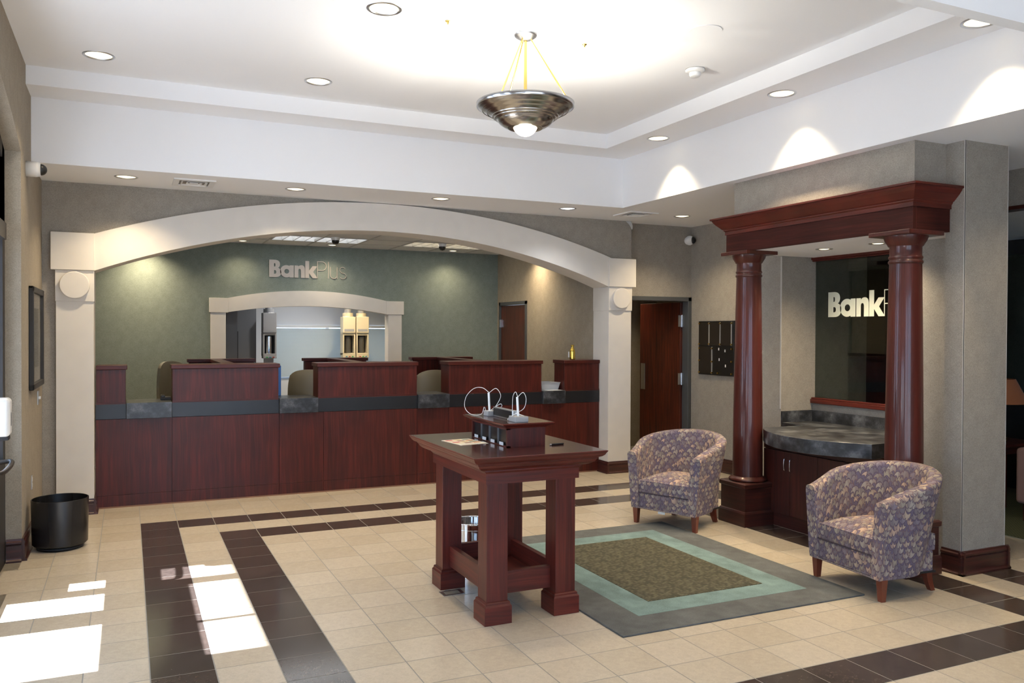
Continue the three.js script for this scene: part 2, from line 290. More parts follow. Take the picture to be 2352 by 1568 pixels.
// alcove with the open door, to the right of the arch
const ZD = -0.80, XS = 6.5;
{
  const w = struct('wall_alcove', 'taupe wall with a doorway right of the arch', 'wall');
  mesh('wallcovering', [bx(5.4, 5.60, 0, H1, ZD - 0.15, ZD), bx(6.60, 6.9, 0, H1, ZD - 0.15, ZD), bx(5.60, 6.60, 2.185, H1, ZD - 0.15, ZD)], M.wall, w);
   baseboard(w, [6.6, ZD], [6.62, ZD], [0, 1]);
  const s = struct('wall_side', 'taupe side wall carrying the black notice board', 'wall');
  mesh('wallcovering', bx(XS + 0.1, XS + 0.22, 0, H1, ZD, 1.95), M.wall, s);
  baseboard(s, [XS + 0.1, ZD], [XS + 0.1, 1.65], [-1, 0]);
}
const XW = XS + 0.1;
{ // door 1: open leaf
  const d = struct('door_1', 'dark mahogany flush door standing open in grey metal frame', 'door');
  for (const b of [[5.59, 5.625, 0, 2.19], [6.545, 6.60, 0, 2.19], [5.59, 6.60, 2.135, 2.19]]) mesh('frame_member', rb(b[0], b[1], b[2], b[3], ZD - 0.17, ZD + 0.015, 0.006), M.frameGrey, d);
  const leaf = new THREE.Group(); leaf.name = 'leaf'; leaf.position.set(6.535, 0, ZD - 0.11); leaf.rotation.y = -1.46; d.add(leaf);
  mesh('panel', rb(-0.82, 0, 0.012, 2.125, -0.022, 0.022, 0.003), M.door, leaf);
  mesh('push_plate', rb(-0.80, -0.71, 0.94, 1.30, 0.0225, 0.025, 0.001), M.steel, leaf);
  for (const y of [0.25, 1.12, 1.88]) mesh('hinge', [bx(6.455, 6.55, y - 0.075, y + 0.075, ZD - 0.080, ZD - 0.075), cyl(0.009, 0.009, y - 0.08, y + 0.08, 6.51, ZD - 0.07, 12)].map((g) => metreUV(g)), M.steel, d);
}

// ------------------------------------------------------------------ teller room
const TB = -4.0, TCY = 2.95, TRX = 5.24;
const SA = { blocksL: [0.912, 1.15], blocksR: [3.42, 3.68], y0: 1.98, y1: 2.18 };
{
  const w = struct('wall_teller', 'blue grey wallpapered wall behind the tellers with an arched opening', 'wall');
  const inner = arcPts({ x0: 1.13, x1: 3.44, y: 1.99, top: 2.085 }, 24);
  mesh('wallcovering', metreUV(ex(shapeFrom([[-1.0, 0], [1.08, 0], [1.08, 2.02], ...inner.map(([x, y]) => [x, y + 0.03]), [3.49, 2.02], [3.49, 0], [TRX, 0], [TRX, 3.3], [-1.0, 3.3]]), TB - 0.14, TB)), M.wallGreen, w);
  const w2 = struct('wall_teller_right', 'tan wallpapered side wall of the teller area with a flush door', 'wall');
  mesh('wallcovering', [bx(TRX, TRX + 0.16, 0, 3.3, -2.92, -0.96), bx(TRX, TRX + 0.16, 0, 3.3, TB - 0.14, -3.92), bx(TRX, TRX + 0.16, 2.19, 3.3, -3.92, -2.92)], M.wallTan, w2);
  const d = struct('door_2', 'closed mahogany flush door in the teller side wall', 'door');
  for (const b of [[-3.92, -3.87, 0, 2.19], [-2.97, -2.92, 0, 2.19], [-3.92, -2.92, 2.14, 2.19]]) mesh('frame_member', bx(TRX - 0.015, TRX + 0.14, b[2], b[3], b[0], b[1]), M.frameGrey, d);
  mesh('panel', rb(TRX + 0.005, TRX + 0.05, 0.01, 2.135, -3.865, -2.975, 0.003), M.door, d);
  mesh('hinge', bx(TRX - 0.02, TRX + 0.004, 1.80, 1.92, -3.885, -3.855), M.steel, d);

  const a = struct('trim_2', 'small cream arched surround over the drive-up room opening', 'arch');
  mesh('arch_band', metreUV(ex(shapeFrom([...arcPts({ x0: 1.15, x1: 3.42, y: 2.18, top: 2.305 }, 30), ...arcPts({ x0: 1.13, x1: 3.44, y: 1.98, top: 2.085 }, 30).reverse()]), TB - 0.15, TB + 0.035)), M.cream, a);
  mesh('impost_block', rb(0.912, 1.16, 1.98, 2.18, TB - 0.15, TB + 0.04, 0.003), M.cream, a); mesh('impost_block', rb(3.41, 3.68, 1.98, 2.18, TB - 0.15, TB + 0.04, 0.003), M.cream, a);
  mesh('column_shaft', rb(0.93, 1.13, 0, 1.98, TB - 0.15, TB + 0.03, 0.003), M.cream, a); mesh('column_shaft', rb(3.44, 3.65, 0, 1.98, TB - 0.15, TB + 0.03, 0.003), M.cream, a);
}
{ // lay-in ceiling of the teller room: grid, panels, two troffers
  const c = struct('ceiling_teller', 'white lay-in panel ceiling over the tellers', 'ceiling');
  mesh('slab_above', bx(-1.02, 9.6, 3.3, 3.95, -6.6, -0.97), M.ceiling, c);
  const gx = [], gz = []; for (let x = -0.82; x < TRX; x += 0.61) gx.push(x); gx.push(TRX); for (let z = TB; z < -0.99; z += 0.61) gz.push(z); gz.push(-0.99);
  const troff = (i, j) => (j === 1 && (i === 4 || i === 5)) || (j === 1 && (i === 7 || i === 8));
  const pan = [];
  for (let i = 0; i + 1 < gx.length; i++) for (let j = 0; j + 1 < gz.length; j++) if (!troff(i, j)) pan.push([gx[i], gx[i + 1], gz[j], gz[j + 1]]);
  const tdl = [[1.315, -3.695], [2.535, -3.695], [4.365, -3.695], [4.975, -2.475], [0.095, -3.695], [0.095, -2.475]];
  for (const p of pan) { const hs = tdl.filter(([x, z]) => x > p[0] && x < p[1] && z > p[2] && z < p[3]); mesh('panel', hs.length ? slab([[p[0] + 0.012, p[2] + 0.012], [p[1] - 0.012, p[2] + 0.012], [p[1] - 0.012, p[3] - 0.012], [p[0] + 0.012, p[3] - 0.012]], hs, TCY + 0.004, TCY + 0.02, 0.072) : bx(p[0] + 0.012, p[1] - 0.012, TCY + 0.004, TCY + 0.02, p[2] + 0.012, p[3] - 0.012), M.acoustic, c); }
  for (const x of gx) mesh('grid_bar', bx(x - 0.012, x + 0.012, TCY, TCY + 0.03, TB, -0.99), M.gridGrey, c);
  for (const z of gz) mesh('grid_bar', bx(-0.82, TRX, TCY, TCY + 0.03, z - 0.012, z + 0.012), M.gridGrey, c);
  const names = ['recessed fluorescent troffer with cool white louvre above the wall lettering', 'recessed fluorescent troffer with warm white louvre nearer the side door'];
  [[4, M.lampCool, lin(0.93, 0.97, 1.0)], [7, M.lampWarm, lin(1.0, 0.88, 0.68)]].forEach(([i, mt, col], k) => {
    const x0 = gx[i] + 0.02, x1 = gx[i + 2] - 0.02, z0 = gz[1] + 0.02, z1 = gz[2] - 0.02, t = thing('ceiling_troffer', names[k], 'light', 'teller ceiling troffers', [(x0 + x1) / 2, TCY, (z0 + z1) / 2]);
    const hx = (x1 - x0) / 2, hz = (z1 - z0) / 2;
    mesh('housing', [bx(-hx, hx, 0.09, 0.1, -hz, hz), bx(-hx, -hx + 0.01, 0, 0.1, -hz, hz), bx(hx - 0.01, hx, 0, 0.1, -hz, hz), bx(-hx, hx, 0, 0.1, -hz, -hz + 0.01), bx(-hx, hx, 0, 0.1, hz - 0.01, hz)], M.white, t);
    for (const zz of [-0.16, 0, 0.16]) mesh('tube', new THREE.CylinderGeometry(0.013, 0.013, 2 * hx - 0.06, 12).rotateZ(Math.PI / 2).translate(0, 0.065, zz), mt, t);
    for (let q = 1; q < 8; q++) mesh('louvre_blade', bx(-hx + q * hx / 4 - 0.006, -hx + q * hx / 4 + 0.006, 0.0, 0.045, -hz + 0.01, hz - 0.01), M.whiteGloss, t);
    const l = new THREE.RectAreaLight(col, 3.2, 2 * hx - 0.05, 2 * hz - 0.05); l.position.set(0, -0.012, 0); l.rotation.x = -Math.PI / 2; t.add(l);
  });
}

// lettering: heavy "Bank", hairline "Plus"; unit = cap height
function ribbon(pts, w) { const L = [], R = []; pts.forEach((p, i) => { const a = pts[Math.max(0, i - 1)], b = pts[Math.min(pts.length - 1, i + 1)], dx = b[0] - a[0], dy = b[1] - a[1], l = Math.hypot(dx, dy) || 1; L.push([p[0] - dy / l * w / 2, p[1] + dx / l * w / 2]); R.push([p[0] + dy / l * w / 2, p[1] - dx / l * w / 2]); }); return shapeFrom([...L, ...R.reverse()]); }
const arc = (cx, cy, rx, ry, a0, a1, n = 18) => Array.from({ length: n + 1 }, (_, i) => { const a = (a0 + (a1 - a0) * i / n) * Math.PI / 180; return [cx + rx * Math.cos(a), cy + ry * Math.sin(a)]; });
function letterShapes() {
  const out = [];
  const B = new THREE.Shape(); B.moveTo(0, 0); B.lineTo(0.34, 0); B.bezierCurveTo(0.56, 0, 0.68, 0.11, 0.68, 0.29); B.bezierCurveTo(0.68, 0.43, 0.60, 0.52, 0.49, 0.54); B.bezierCurveTo(0.57, 0.58, 0.61, 0.66, 0.61, 0.75); B.bezierCurveTo(0.61, 0.92, 0.50, 1, 0.30, 1); B.lineTo(0, 1); B.closePath();
  for (const [y0, y1, x1] of [[0.19, 0.40, 0.40], [0.61, 0.80, 0.35]]) { const h = new THREE.Path(), m = (y0 + y1) / 2; h.moveTo(0.27, y0); h.lineTo(0.27, y1); h.lineTo(0.31, y1); h.quadraticCurveTo(x1, y1, x1, m); h.quadraticCurveTo(x1, y0, 0.31, y0); h.closePath(); B.holes.push(h); }
  out.push(['letter_b', 0, [B]]);
  const a = new THREE.Shape(); a.moveTo(0.76, 0); a.lineTo(0.76, 0.71); a.lineTo(0.52, 0.71); for (const [px, py] of arc(0.34, 0.355, 0.355, 0.355, 59.5, 300.5, 32)) a.lineTo(px, py); a.lineTo(0.52, 0); a.closePath(); a.holes.push(new THREE.Path().absarc(0.36, 0.355, 0.135, 0, Math.PI * 2, true));
  out.push(['letter_a', 0.63, [a]]);
  const n = new THREE.Shape(); n.moveTo(0, 0); n.lineTo(0, 0.71); n.lineTo(0.22, 0.71); n.lineTo(0.22, 0.65); n.quadraticCurveTo(0.30, 0.74, 0.40, 0.74); n.quadraticCurveTo(0.60, 0.74, 0.60, 0.48); n.lineTo(0.60, 0); n.lineTo(0.37, 0); n.lineTo(0.37, 0.40); n.quadraticCurveTo(0.37, 0.52, 0.295, 0.52); n.quadraticCurveTo(0.22, 0.52, 0.22, 0.40); n.lineTo(0.22, 0); n.closePath();
  out.push(['letter_n', 1.43, [n]]);
  out.push(['letter_k', 2.05, [shapeFrom([[0, 0], [0.23, 0], [0.23, 0.28], [0.44, 0], [0.73, 0], [0.46, 0.37], [0.71, 0.71], [0.43, 0.71], [0.23, 0.44], [0.23, 1], [0, 1]])]]);
  const w = 0.035;
  out.push(['letter_p', 2.76, [ribbon([[0, 0], [0, 1]], w), ribbon([[0, 0.985], [0.25, 0.985], ...arc(0.27, 0.73, 0.25, 0.255, 90, -90), [0, 0.475]], w)]]);
  out.push(['letter_l', 3.41, [ribbon([[0, 0], [0, 1]], w)]]);
  out.push(['letter_u', 3.53, [ribbon([[0, 0.70], [0, 0.22], ...arc(0.2, 0.22, 0.2, 0.205, 180, 360), [0.40, 0.70]], w), ribbon([[0.40, 0.3], [0.40, 0]], w)]]);
  out.push(['letter_s', 4.07, [ribbon([...arc(0.19, 0.535, 0.17, 0.165, 30, 200), ...arc(0.21, 0.185, 0.19, 0.17, 110, -150)], w)]]);
  return out;
}
{
  const s = thing('wall_lettering', 'raised pale metal BankPlus lettering on the blue grey wall', 'sign', undefined, [1.712, 2.49, TB]);
  const k = 0.245;
  for (const [name, x, shapes] of letterShapes()) mesh(name, metreUV(merge(shapes.map((sh, q) => ex(sh, 0, 0.06 - 0.004 * q).scale(k, k, k * 0.7).translate(x * k, 0, 0.003)))), std({ color: lin(0.52, 0.46, 0.40), roughness: 0.45, metalness: 0.35 }), s);
}

// ------------------------------------------------------------------ teller counter
const CZ = -0.83;
const boxes = [[-0.384, -0.115], [0.30, 1.34], [1.745, 2.86], [3.235, 4.43], [4.735, 5.232]], gaps = [[-0.115, 0.30], [1.34, 1.745], [2.86, 3.235], [4.43, 4.735]];
{
  const t = thing('teller_counter', 'long dark mahogany panelled teller counter standing under the cream arch', 'counter', undefined, [2.42, 0, CZ]);
  const X = (x) => x - 2.42; const br = [-0.384, 0.30, 1.345, 1.81, 2.86, 3.24, 4.43, 5.232];
  mesh('carcass', bx(X(-0.384), X(5.232), 0.02, 0.86, -0.27, -0.02), M.woodDark, t);
  for (let i = 0; i + 1 < br.length; i++) { mesh('panel', rb(X(br[i]) + 0.0012, X(br[i + 1]) - 0.0012, 0.122, 0.862, -0.02, 0, 0.0015), M.woodCounter, t); mesh('kick_panel', rb(X(br[i]) + 0.0012, X(br[i + 1]) - 0.0012, 0.0, 0.12, -0.02, 0, 0.0015), M.woodCounter, t); }
  mesh('floor_strip', bx(X(-0.384), X(5.232), 0, 0.012, 0, 0.008), std({ color: lin(0.24, 0.12, 0.07), roughness: 0.5 }), t);
  for (const [a, b] of boxes) mesh('apron', rb(X(a), X(b), 0.864, 1.008, -0.27, 0.004, 0.002), M.blackLam, t);
  const topNames = ['against the left cream column', 'between the first and second wide ledge boxes', 'between the second and third wide ledge boxes', 'holding the grey tray'];
  gaps.forEach(([a, b], i) => {
    const g = thing('transaction_top', 'dark mottled stone transaction top ' + topNames[i], 'countertop', 'transaction tops', [(a + b) / 2, 0.864, CZ]); const h = (b - a) / 2;
    mesh('slab', rb(-h + 0.001, h - 0.001, 0, 0.156, -0.42, 0.045, 0.004, 'x'), M.stone, g);
  });
  const bn = ['narrow mahogany ledge box against the left cream column', 'wide mahogany ledge box with a dull sheen next to the narrow left one', 'wide mahogany ledge box in the middle of the counter', 'wide mahogany ledge box behind the pen stand', 'narrow mahogany ledge box carrying the gold bottle'];
  boxes.forEach(([a, b], i) => {
    const g = thing('ledge_box', bn[i], 'ledge', 'privacy ledge boxes', [(a + b) / 2, 1.008, CZ]); const h = (b - a) / 2, l = i === 0 ? 0 : 0.014, r = i === 4 ? 0 : 0.014;
    mesh('body', rb(-h + 0.004, h - 0.004, 0, 0.336, -0.265, 0.0, 0.003, i ? 'y' : 'y'), M.woodCounter, g);
    mesh('cap', rb(-h - l + 0.004, h + r - 0.004, 0.336, 0.378, -0.285, 0.02, 0.006, 'x'), M.woodCounter, g);
    mesh('bead', bx(-h + 0.003, h - 0.003, 0.0, 0.018, -0.26, 0.003, 'x'), M.woodCounter, g);
  });
  const dn = ['dividing the stations behind the left wide ledge box', 'dividing the stations behind the middle ledge box', 'dividing the stations behind the right wide ledge box'];
  [[0.86, 0.56, 1.30], [2.25, 1.92, 2.70], [3.72, 3.33, 4.16]].forEach(([x, a, b], i) => {
    const g = thing('teller_divider', 'mahogany T shaped partition ' + dn[i], 'partition', 'teller dividers', [x, 0, -2.5]);
    mesh('long_panel', bx(-0.045, 0.045, 0, 1.35, 0.06, 1.37), M.woodCounter, g); mesh('end_panel', bx(a - x, b - x, 0, 1.35, -0.05, 0.06), M.woodCounter, g);
    mesh('long_cap', rb(-0.065, 0.065, 1.35, 1.388, 0.085, 1.37, 0.005, 'z'), M.woodCounter, g); mesh('end_cap', rb(a - x - 0.02, b - x + 0.02, 1.35, 1.388, -0.075, 0.085, 0.005, 'x'), M.woodCounter, g);
  });
}

// ------------------------------------------------------------------ right hand portico: stubs, pillar, head, glass
{
  const p = struct('wall_pillar', 'taupe wallpapered pillar and wall stubs around the column niche', 'wall');
  mesh('pillar', bx(5.315, 5.775, 0, H1, 3.93, 4.085), M.wall, p);
  mesh('stub_near', [bx(5.6, 5.775, 0, H1, 3.44, 3.93), bx(5.775, 6.12, 0, H1, 3.44, 3.70)], M.wall, p);
  mesh('corner_guard', [bx(5.3125, 5.3155, 0.17, H1, 4.078, 4.0875), bx(5.3125, 5.32, 0.17, H1, 4.0848, 4.0875)], M.guard, p); mesh('corner_guard', bx(5.7725, 5.778, 0.17, H1, 4.0855, 4.088), M.guard, p); mesh('corner_guard', bx(5.597, 5.6005, 1.0, 2.46, 1.935, 1.9525), M.guard, p);
  mesh('stub_far', bx(5.6, XW, 0, H1, 1.65, 1.95), M.wall, p);
  mesh('head', [bx(4.99, 5.09, 2.475, H1, 1.99, 3.93), bx(5.09, 5.6, 2.475, H1, 1.99, 2.09), bx(5.09, 5.6, 2.475, H1, 3.83, 3.93), bx(6.0, 6.12, 2.475, H1, 1.95, 3.44)], M.wall, p);
  mesh('niche_ceiling', slab([[4.97, 1.985], [6.0, 1.985], [6.0, 3.925], [4.97, 3.925]], [[5.42, 2.66, 0.07], [5.46, 3.2, 0.07]], 2.462, 2.4745), M.ceiling, p);
  mesh('apron_wall', bx(6.0, 6.12, 0, 1.06, 1.95, 3.44), M.wall, p);
  baseboard(p, [5.315, 3.93], [5.315, 4.119], [-1, 0]); baseboard(p, [5.281, 4.085], [5.809, 4.085], [0, 1]); baseboard(p, [5.775, 3.93], [5.775, 4.119], [1, 0]);
  const w = struct('window_1', 'interior glass pane with white BankPlus lettering above the niche counter', 'window');
  mesh('pane', bx(6.03, 6.036, 1.08, 2.46, 1.95, 3.44), M.tintGlass, w);
  mesh('sill', [rb(5.965, 6.08, 1.045, 1.085, 1.952, 3.438, 0.006, 'z'), rb(5.98, 6.02, 1.085, 1.10, 1.952, 3.438, 0.005, 'z')], M.wood, w);
  mesh('head_trim', [rb(5.965, 6.08, 2.44, 2.475, 1.952, 3.438, 0.006, 'z'), rb(5.98, 6.02, 2.425, 2.44, 1.952, 3.438, 0.005, 'z')], M.wood, w);
  const k = 0.238, film = std({ color: lin(0.78, 0.80, 0.66), roughness: 0.6 });
  for (const [name, x, shapes] of letterShapes()) mesh(name, merge(shapes.map((sh, q) => ex(sh, 0, 0.01 - 0.001 * q).scale(k, k, 0.12).rotateY(-Math.PI / 2).translate(6.0299, 1.882, 2.115 + x * k))), film, w);
}
// columns
function woodColumn(label, x, z) {
  const c = thing('wood_column', label, 'column', 'niche columns', [x, 0, z]);
  mesh('plinth', [ringProfile(-0.165, 0.165, -0.165, 0.165, [[0.016, 0], [0.016, 0.115], [0.008, 0.13], [0, 0.135], [0, 0.335], [0.012, 0.345], [0.014, 0.375], [0.0, 0.385]])], M.woodDark, c);
  mesh('base_ring', lathe([[0.0, 0.385], [0.162, 0.385], [0.168, 0.398], [0.162, 0.41], [0.15, 0.416], [0.144, 0.424], [0.133, 0.43]], 56), M.woodGloss, c);
  const sh = []; for (let i = 0; i <= 20; i++) { const t = i / 20; sh.push([0.133 - 0.023 * Math.pow(t, 1.5), 0.43 + t * 1.80]); }
  mesh('shaft', lathe(sh, 64), M.woodGloss, c);
  mesh('necking', lathe([[0.11, 2.23], [0.118, 2.238], [0.118, 2.25], [0.11, 2.258], [0.11, 2.266], [0.116, 2.272], [0.116, 2.282], [0.109, 2.29], [0.109, 2.355], [0.118, 2.36], [0.124, 2.372], [0.142, 2.40], [0.15, 2.425], [0.15, 2.43]], 56), M.woodGloss, c);
  mesh('abacus', rb(-0.178, 0.178, 2.43, 2.462, -0.178, 0.178, 0.005, 'z'), M.woodGloss, c);
  return c;
}
woodColumn('round mahogany column beside the black notice board', 5.04, 2.135);
woodColumn('round mahogany column beside the taupe pillar', 5.04, 3.82);
{
  const e = thing('entablature', 'mahogany entablature with stepped crown moulding resting on two round columns', 'entablature', undefined, [5.12, 2.462, 2.96]);
  mesh('frieze', rb(-0.19, -0.15, 0, 0.18, -1.01, 1.01, 0.003, 'z'), M.woodMatte, e);
  mesh('frieze_return', rb(-0.15, 0.19, 0, 0.18, 0.972, 1.01, 0.003, 'x'), M.woodMatte, e); mesh('frieze_return', rb(-0.15, 0.19, 0, 0.18, -1.01, -0.972, 0.003, 'x'), M.woodMatte, e);
  mesh('crown', ringProfile(-0.19, 0.19, -1.01, 1.01, [[0, 0.165], [0.008, 0.165], [0.008, 0.195], [0.018, 0.205], [0.018, 0.212], [0.03, 0.22], [0.045, 0.236], [0.07, 0.262], [0.09, 0.288], [0.094, 0.30], [0.108, 0.304], [0.108, 0.318], [-0.05, 0.318]], 'z', false), M.wood, e);
}
// niche counter and cabinet
{
  const t = thing('niche_cabinet', 'mahogany base cabinet with four doors between the two columns', 'cabinet', undefined, [5.19, 0, 2.9]);
  mesh('body', bx(0.02, 0.80, 0.115, 0.75, -0.72, 0.53), M.woodDark, t);
  mesh('toe_kick', bx(0.0, 0.04, 0, 0.115, -0.60, 0.60, 'z'), M.woodDark, t);
  mesh('face_frame', bx(0.0, 0.02, 0.685, 0.75, -0.72, 0.60, 'z'), M.woodDark, t);
  const zs = [-0.70, -0.375, -0.05, 0.275, 0.595];
  for (let i = 0; i < 4; i++) {
    const d = mesh('door', rb(-0.018, 0.002, 0.118, 0.68, zs[i] + 0.0015, zs[i + 1] - 0.0015, 0.002), M.woodDark, t); const hz = i % 2 ? zs[i] + 0.035 : zs[i + 1] - 0.035;
    mesh('handle', tube([[-0.018, 0.515, hz], [-0.045, 0.52, hz], [-0.05, 0.54, hz], [-0.05, 0.60, hz], [-0.045, 0.62, hz], [-0.018, 0.625, hz]], 0.0045, 30), M.chrome, d);
  }
  const c = thing('niche_countertop', 'bow fronted dark mottled stone countertop with backsplash on the niche cabinet', 'countertop', undefined, [5.19, 0.752, 2.9]);
  const s = new THREE.Shape(); const f = []; for (let i = 0; i <= 24; i++) { const q = i / 24, z = -0.66 + 1.21 * q; f.push([-0.06 - 0.26 * (1 - Math.pow(2 * q - 1, 2)) , -z]); }
  s.moveTo(0.80, 0.93); s.lineTo(0.415, 0.93); s.lineTo(0.415, 0.66); f.forEach(([x, y]) => s.lineTo(x, y)); s.lineTo(0.40, -0.535); s.lineTo(0.80, -0.535); s.closePath();
  mesh('slab', metreUV(new THREE.ExtrudeGeometry(s, { depth: 0.112, bevelEnabled: true, bevelSize: 0.003, bevelThickness: 0.003, bevelSegments: 1 }).rotateX(-Math.PI / 2).translate(0, 0.003, 0), 'x'), M.stone, c);
  mesh('backsplash', [bx(0.785, 0.805, 0.118, 0.225, -0.945, 0.535, 'z'), bx(0.41, 0.785, 0.118, 0.225, -0.948, -0.93, 'x')], M.stone, c);
}

// ------------------------------------------------------------------ lounge beyond the pillar (seen through the glass and at the right edge)
const slats = (w, y0, y1, pitch, tilt) => { const l = []; for (let y = y0; y < y1; y += pitch) l.push(new THREE.BoxGeometry(w, 0.0012, 0.025).rotateX(tilt).translate(0, y, 0).toNonIndexed()); return merge(l); };
{
  const c = struct('ceiling_lounge', 'lower panel ceiling and header over the lounge', 'ceiling');
  mesh('header', bx(6.65, 6.77, 2.80, H1, 1.95, 9.1), M.wall, c); mesh('header_lip', bx(6.64, 6.78, 2.77, 2.80, 1.95, 9.1, 'z'), M.woodDark, c);
  mesh('panels', bx(6.77, 9.6, 2.80, 2.84, -0.8, 9.1), M.acoustic, c);
  const f = struct('floor_lounge', 'olive green patterned carpet of the lounge', 'carpet');
  mesh('carpet', bx(6.75, 9.6, -0.02, 0.004, -0.8, 9.1), std({ map: dataTex(128, 128, (u, v, x, y) => { const k = ((x >> 3) + (y >> 3)) % 2; return mix([0.22, 0.23, 0.15], [0.40, 0.40, 0.28], 0.3 * k + 0.7 * nD(u, v)); }, 4, 4), roughness: 1 }), f);
  const w = struct('wall_right', 'dark far wall of the lounge with a blind covered window', 'wall');
  const s = shapeFrom([[-9.1, 0], [0.8, 0], [0.8, 3.95], [-9.1, 3.95]]);
  for (const [a, b] of [[1.80, 2.45], [4.6, 6.0]]) { const h = new THREE.Path(); h.moveTo(-b, 0.85); h.lineTo(-a, 0.85); h.lineTo(-a, 2.2); h.lineTo(-b, 2.2); h.closePath(); s.holes.push(h); }
  mesh('wallcovering', metreUV(ex(s, 0, 0.15).rotateY(Math.PI / 2).translate(9.45, 0, 0)), M.wall, w);
  let n = 2; for (const [a, b] of [[1.80, 2.45], [4.6, 6.0]]) {
    const wn = struct('window_' + n++, 'lounge window behind white mini blinds', 'window'); const ww = b - a, zc = (a + b) / 2;
    for (const q of [[a, a + 0.05, 0.85, 2.2], [b - 0.05, b, 0.85, 2.2], [a, b, 0.85, 0.9], [a, b, 1.5, 1.54], [a, b, 2.15, 2.2]]) mesh('frame_bar', bx(9.5, 9.55, q[2], q[3], q[0], q[1]), M.white, wn);
    mesh('pane', bx(9.52, 9.524, 0.9, 2.15, a, b), M.glass, wn);
    const bl = mesh('blind_slats', slats(ww - 0.04, 0.88, 2.16, 0.022, 0.95), std({ color: lin(0.45, 0.45, 0.42), roughness: 0.6 }), wn); bl.position.set(9.42, 0, zc); bl.rotation.y = Math.PI / 2;
    mesh('head_rail', bx(9.40, 9.44, 2.16, 2.2, a + 0.02, b - 0.02), M.white, wn);
  }
  // glazed partition with half closed blinds, dark
  const g = struct('window_4', 'dark glass partition with lowered mini blinds at the lounge', 'window');
  for (const z of [0.3, 1.5, 2.7, 3.4]) mesh('frame_bar', bx(8.9, 8.96, 0, 2.7, z - 0.03, z + 0.03), M.blackMatte, g);
  mesh('frame_bar', bx(8.9, 8.96, 2.62, 2.78, -0.2, 3.4), M.blackMatte, g); mesh('frame_bar', bx(8.9, 8.96, 0.0, 0.95, -0.2, 3.4), M.blackMatte, g);
  mesh('pane', bx(8.925, 8.93, 0.95, 2.62, -0.2, 3.4), M.tintGlass, g);
  const table = thing('side_table', 'small dark red side table under the orange lamp', 'table', undefined, [8.05, 0, 2.42]);
  mesh('top', rb(-0.3, 0.3, 0.60, 0.635, -0.3, 0.3, 0.008, 'x'), M.wood, table); mesh('apron', ringProfile(-0.26, 0.26, -0.26, 0.26, [[0, 0.53], [0, 0.60]]), M.wood, table);
  for (const a of [-1, 1]) for (const b of [-1, 1]) mesh('leg', bx(a * 0.245 - 0.025, a * 0.245 + 0.025, 0.004, 0.53, b * 0.245 - 0.025, b * 0.245 + 0.025), M.wood, table);
  const lamp = thing('table_lamp', 'table lamp with orange tapered shade and gilt patterned base', 'lamp', undefined, [8.05, 0.635, 2.42]);
  mesh('base', [cyl(0.10, 0.10, 0, 0.03, 0, 0, 28), cyl(0.07, 0.075, 0.03, 0.33, 0, 0, 28)].map((q) => metreUV(q)), std({ map: dataTex(64, 128, (u, v) => (Math.sin(v * 120) * Math.sin(u * 60) > 0.25 ? [0.72, 0.55, 0.2] : [0.12, 0.06, 0.04]), 3, 3), roughness: 0.4 }), lamp);
  mesh('stem', cyl(0.008, 0.008, 0.33, 0.62, 0, 0, 10), M.brass, lamp);
  mesh('shade', lathe([[0.29, 0.385], [0.17, 0.63], [0.167, 0.63], [0.287, 0.385], [0.29, 0.385]], 40), phys({ color: lin(0.72, 0.25, 0.10), roughness: 0.9, transmission: 0.3, thickness: 0, side: THREE.DoubleSide }), lamp);
  const arm = thing('lounge_chair', 'pink upholstered lounge chair beside the orange lamp', 'chair', undefined, [7.75, 0, 3.52]);
  const pink = std({ color: lin(0.33, 0.19, 0.17), roughness: 0.95 });
  mesh('seat', rb(-0.36, 0.36, 0.16, 0.42, -0.3, 0.36, 0.04), pink, arm); mesh('backrest', rb(0.22, 0.38, 0.16, 0.85, -0.42, 0.42, 0.05), pink, arm);
  for (const q of [-1, 1]) mesh('arm', rb(-0.38, 0.30, 0.16, 0.68, q * 0.38 - 0.06, q * 0.38 + 0.06, 0.04), pink, arm);
  for (const a of [-1, 1]) for (const b of [-1, 1]) mesh('leg', bx(a * 0.31 - 0.025, a * 0.31 + 0.025, 0.004, 0.17, b * 0.36 - 0.025, b * 0.36 + 0.025), M.woodDark, arm);
}

